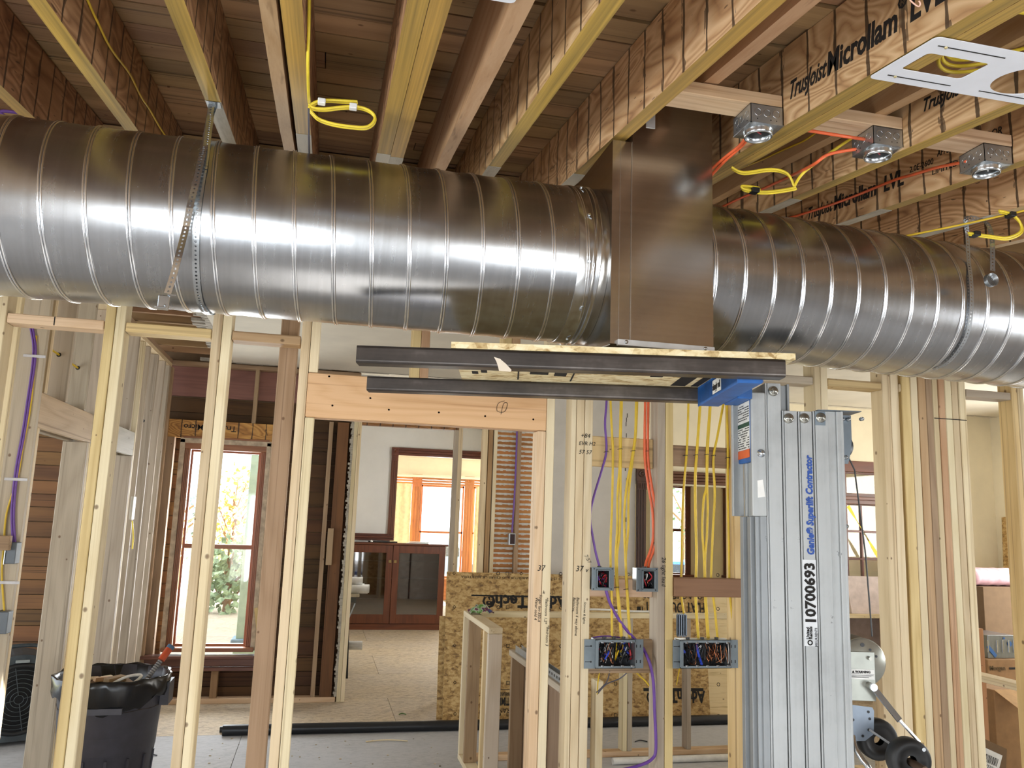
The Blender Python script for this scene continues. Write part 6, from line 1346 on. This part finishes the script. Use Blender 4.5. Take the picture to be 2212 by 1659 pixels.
a, b = W(1838, 1325, y=7.9), W(1912, 1246, y=8.0); tag(obj('insulation_board', MB().hexa([(a.x, 7.88, a.z), (b.x+.06, 7.88, a.z), (b.x+.06, 7.91, a.z), (a.x, 7.91, a.z), (a.x+.02, 8.0, b.z), (b.x+.05, 8.0, b.z), (b.x+.05, 8.03, b.z), (a.x+.02, 8.03, b.z)]), plain('pinkwhite_board', '#d3c3bd', .7)), 'pale pinkish board leaning in front of the right window', 'board')
lg_ = thing('ledge', 'timber ledge below the right window holding the pale board', 'ledge', (5.9, 7.85, 0)); zl = a.z; obj('ledge_plank', MB().box(5.2, 6.9, 7.80, 8.02, zl-.038, zl-.0005, .003), pine('x'), lg_)
for x in (5.35, 5.9, 6.5): obj('post', MB().box(x, x+.04, 7.82, 7.91, 0, zl-.0385, .003), fir('z'), lg_)
obj('back_sheet', MB().box(5.2, 6.9, 8.0, 8.018, 0, zl-.04), plain('mauve_sheet', '#9a8b86', .8), lg_)
tp_ = MB(); a, b = W(1832, 1093, y=8.02), W(1918, 1238, y=8.0); dd = (b-a).normalized(); nn_ = Vector((-dd.z, 0, dd.x))*.022; ns = 10; vs = []
for i in range(ns+1):
    p = a.lerp(b, i/ns); tw = math.cos(i*.9)*.6+.4; vs += [p+nn_*tw, p-nn_*tw]
tp_.add(vs+[v+Vector((0, .001, 0)) for v in vs], [(2*i, 2*i+1, 2*i+3, 2*i+2) for i in range(ns)]+[(22+2*i+2, 22+2*i+3, 22+2*i+1, 22+2*i) for i in range(ns)]); t = thing('caution_tape', 'yellow caution tape slanting across the right window', 'tape', a); obj('tape', tp_, plain('caution_yellow', '#f2dc1e', .5), t); words('CAUTION', .03, a.lerp(b, .36)+Vector((0, -.003, 0))-nn_*.5, dd, (-dd.z, 0, dd.x), INK, t, bold=.0006)

# ================================================================ OUTSIDE
struct('ground', MB().box(-60, 70, 8.6, 120, -.62, -.6), plain('pale_grass', '#c9c9a0', .9, 0, .2)); struct('ground', MB().box(-60, 70, -60, -6.6, -.62, -.6), plain('pale_gravel', '#cfcac0', .9, 0, .1))
pc = thing('porch_post', 'pale green square porch post outside the left window', 'post', (-.75, 10, -.6)); a, b = W(505, 1380, y=10), W(560, 975, y=10)
obj('post_shaft', MB().box(a.x+.02, a.x+.24, 10, 10.22, a.z, 3.2, .004), plain('pale_green_paint', '#b9cdb0', .6), pc); obj('post_base', MB().box(a.x-.03, a.x+.29, 9.95, 10.27, a.z-.08, a.z, .01), plain('blue_grey_paint', '#8fa6b3', .6), pc); obj('post_pier', MB().box(a.x, a.x+.26, 9.98, 10.24, -.6, a.z-.08, .006), plain('pale_green_paint', '#b9cdb0', .6), pc)
def tree(x, y, z0, h, r, mat, lab, n=700, nm='tree', sd=1):
    t = thing(nm, lab, nm, (x, y, z0)); pr = random.Random(sd); m = MB(); m.tube([(x, y, z0), (x+.05, y, z0+h*.45), (x-.05, y, z0+h*.8)], [.09, .06, .02], 7)
    for k in range(9): a = pr.uniform(0, 6.28); m.tube([(x, y, z0+h*(.3+.05*k)), (x+r*.8*math.cos(a), y+r*.8*math.sin(a), z0+h*(.5+.05*k))], [.035, .01], 5)
    obj('trunk', m, old('z'), t); f = MB()
    for _ in range(n):
        d = Vector((pr.gauss(0, 1), pr.gauss(0, 1), pr.gauss(0, 1))).normalized()*pr.random()**.4; c0 = Vector((x+d.x*r, y+d.y*r, z0+h*.62+d.z*h*.38)); u = Vector((pr.gauss(0, 1), pr.gauss(0, 1), pr.gauss(0, 1))).normalized()*pr.uniform(.04, .09); v = u.orthogonal().normalized()*u.length*.8
        f.quad(c0-u, c0+v, c0+u, c0-v)
    o = obj('foliage', f, mat, t); o['kind'] = 'stuff'
tree(W(505, 1130, y=19).x, 19, -.6, 3.4, .55, plain('autumn_leaf', '#e8cf6a', .7, 0, .3), 'yellow autumn tree outside the left window', 420, sd=3)
tree(W(490, 1240, y=15).x, 15, -.6, 1.9, .45, plain('pale_green_leaf', '#a3b58c', .7, 0, .3), 'low green bush under the yellow tree outside the left window', 420, 'bush', 4); tree(W(395, 1150, y=22).x, 22, -.6, 3.2, 1.1, plain('blue_leaf', '#9db3ad', .7, 0, .3), 'bluish shrub at the left side of the left window view', 500, 'bush', 5)
tree(W(1475, 1090, y=24).x, 24, -.6, 6.0, 1.6, plain('green_leaf', '#6c8a55', .7, 0, .4), 'green tree beyond the far narrow window', 700, sd=6); tree(W(1880, 1130, y=26).x, 26, -.6, 4.4, 2.0, plain('green_leaf', '#6c8a55', .7, 0, .4), 'green tree beyond the right window', 800, sd=7)
def car(x, y, z, col, lab):
    t = thing('car', lab, 'car', (x, y, z)); m = MB(); m.prism([(x-2.1, z+.3), (x+2.1, z+.3), (x+2.1, z+.75), (x+1.3, z+.9), (x+.75, z+1.38), (x-.9, z+1.4), (x-1.5, z+.95), (x-2.1, z+.85)], y, y+1.7, plane='xz'); obj('car_body', m, plain('car_'+col, col, .3), t)
    g = MB(); g.prism([(x-1.25, z+.93), (x+1.1, z+.93), (x+.68, z+1.32), (x-.85, z+1.33)], y-.005, y+.001, plane='xz'); obj('side_window', g, plain('car_glass', '#26303a', .1), t)
    for wx in (-1.35, 1.3): obj('wheel', MB().lathe([(.02, y-.03), (.2, y-.03), (.33, y-.02), (.33, y+.2), (.02, y+.2)], (x+wx, 0, z+.33), 'y', 20), RUB, t)
car(W(1478, 1185, y=20).x, 20, -.6, '#3f74b8', 'blue parked car beyond the far narrow window'); car(W(948, 1142, y=30).x, 30, -.6, '#6d8aa0', 'parked car far beyond the bay window')
rl = thing('porch_railing', 'white porch railing outside the far narrow window', 'railing', (6.4, 13.5, -.1))
for z in (.75, .15): obj('rail', MB().box(4.6, 9.5, 13.5, 13.55, z, z+.06), plain('white_paint', '#eef0ee', .6), rl)
for x in (4.6, 7.0, 9.44): obj('post', MB().box(x, x+.06, 13.56, 13.62, -.6, .85), plain('white_paint', '#eef0ee', .6), rl)
for i in range(40): obj('baluster', MB().box(4.65+i*.12, 4.69+i*.12, 13.51, 13.54, .21, .75), plain('white_paint', '#eef0ee', .6), rl)

for o in bpy.data.objects:
    if o.parent and o.name.split('.')[0] in ('wire_black', 'wire_copper', 'wire_white', 'wire_red', 'wire_blue', 'wire_yellow', 'wire_purple', 'fine_print', 'nail_marks', 'collar_screws', 'screw_heads', 'plaster_key', 'plaster_crack', 'plaster_edge', 'ear_slots', 'device_tabs', 'screw_holes', 'knockouts', 'ring_screws', 'flange_screws', 'warning_print', 'can_ribs', 'slots', 'nails', 'barcode', 'louvres', 'cable_clamps', 'black_tape'):
        if not o.name.startswith('black_tape'): o['kind'] = 'stuff'
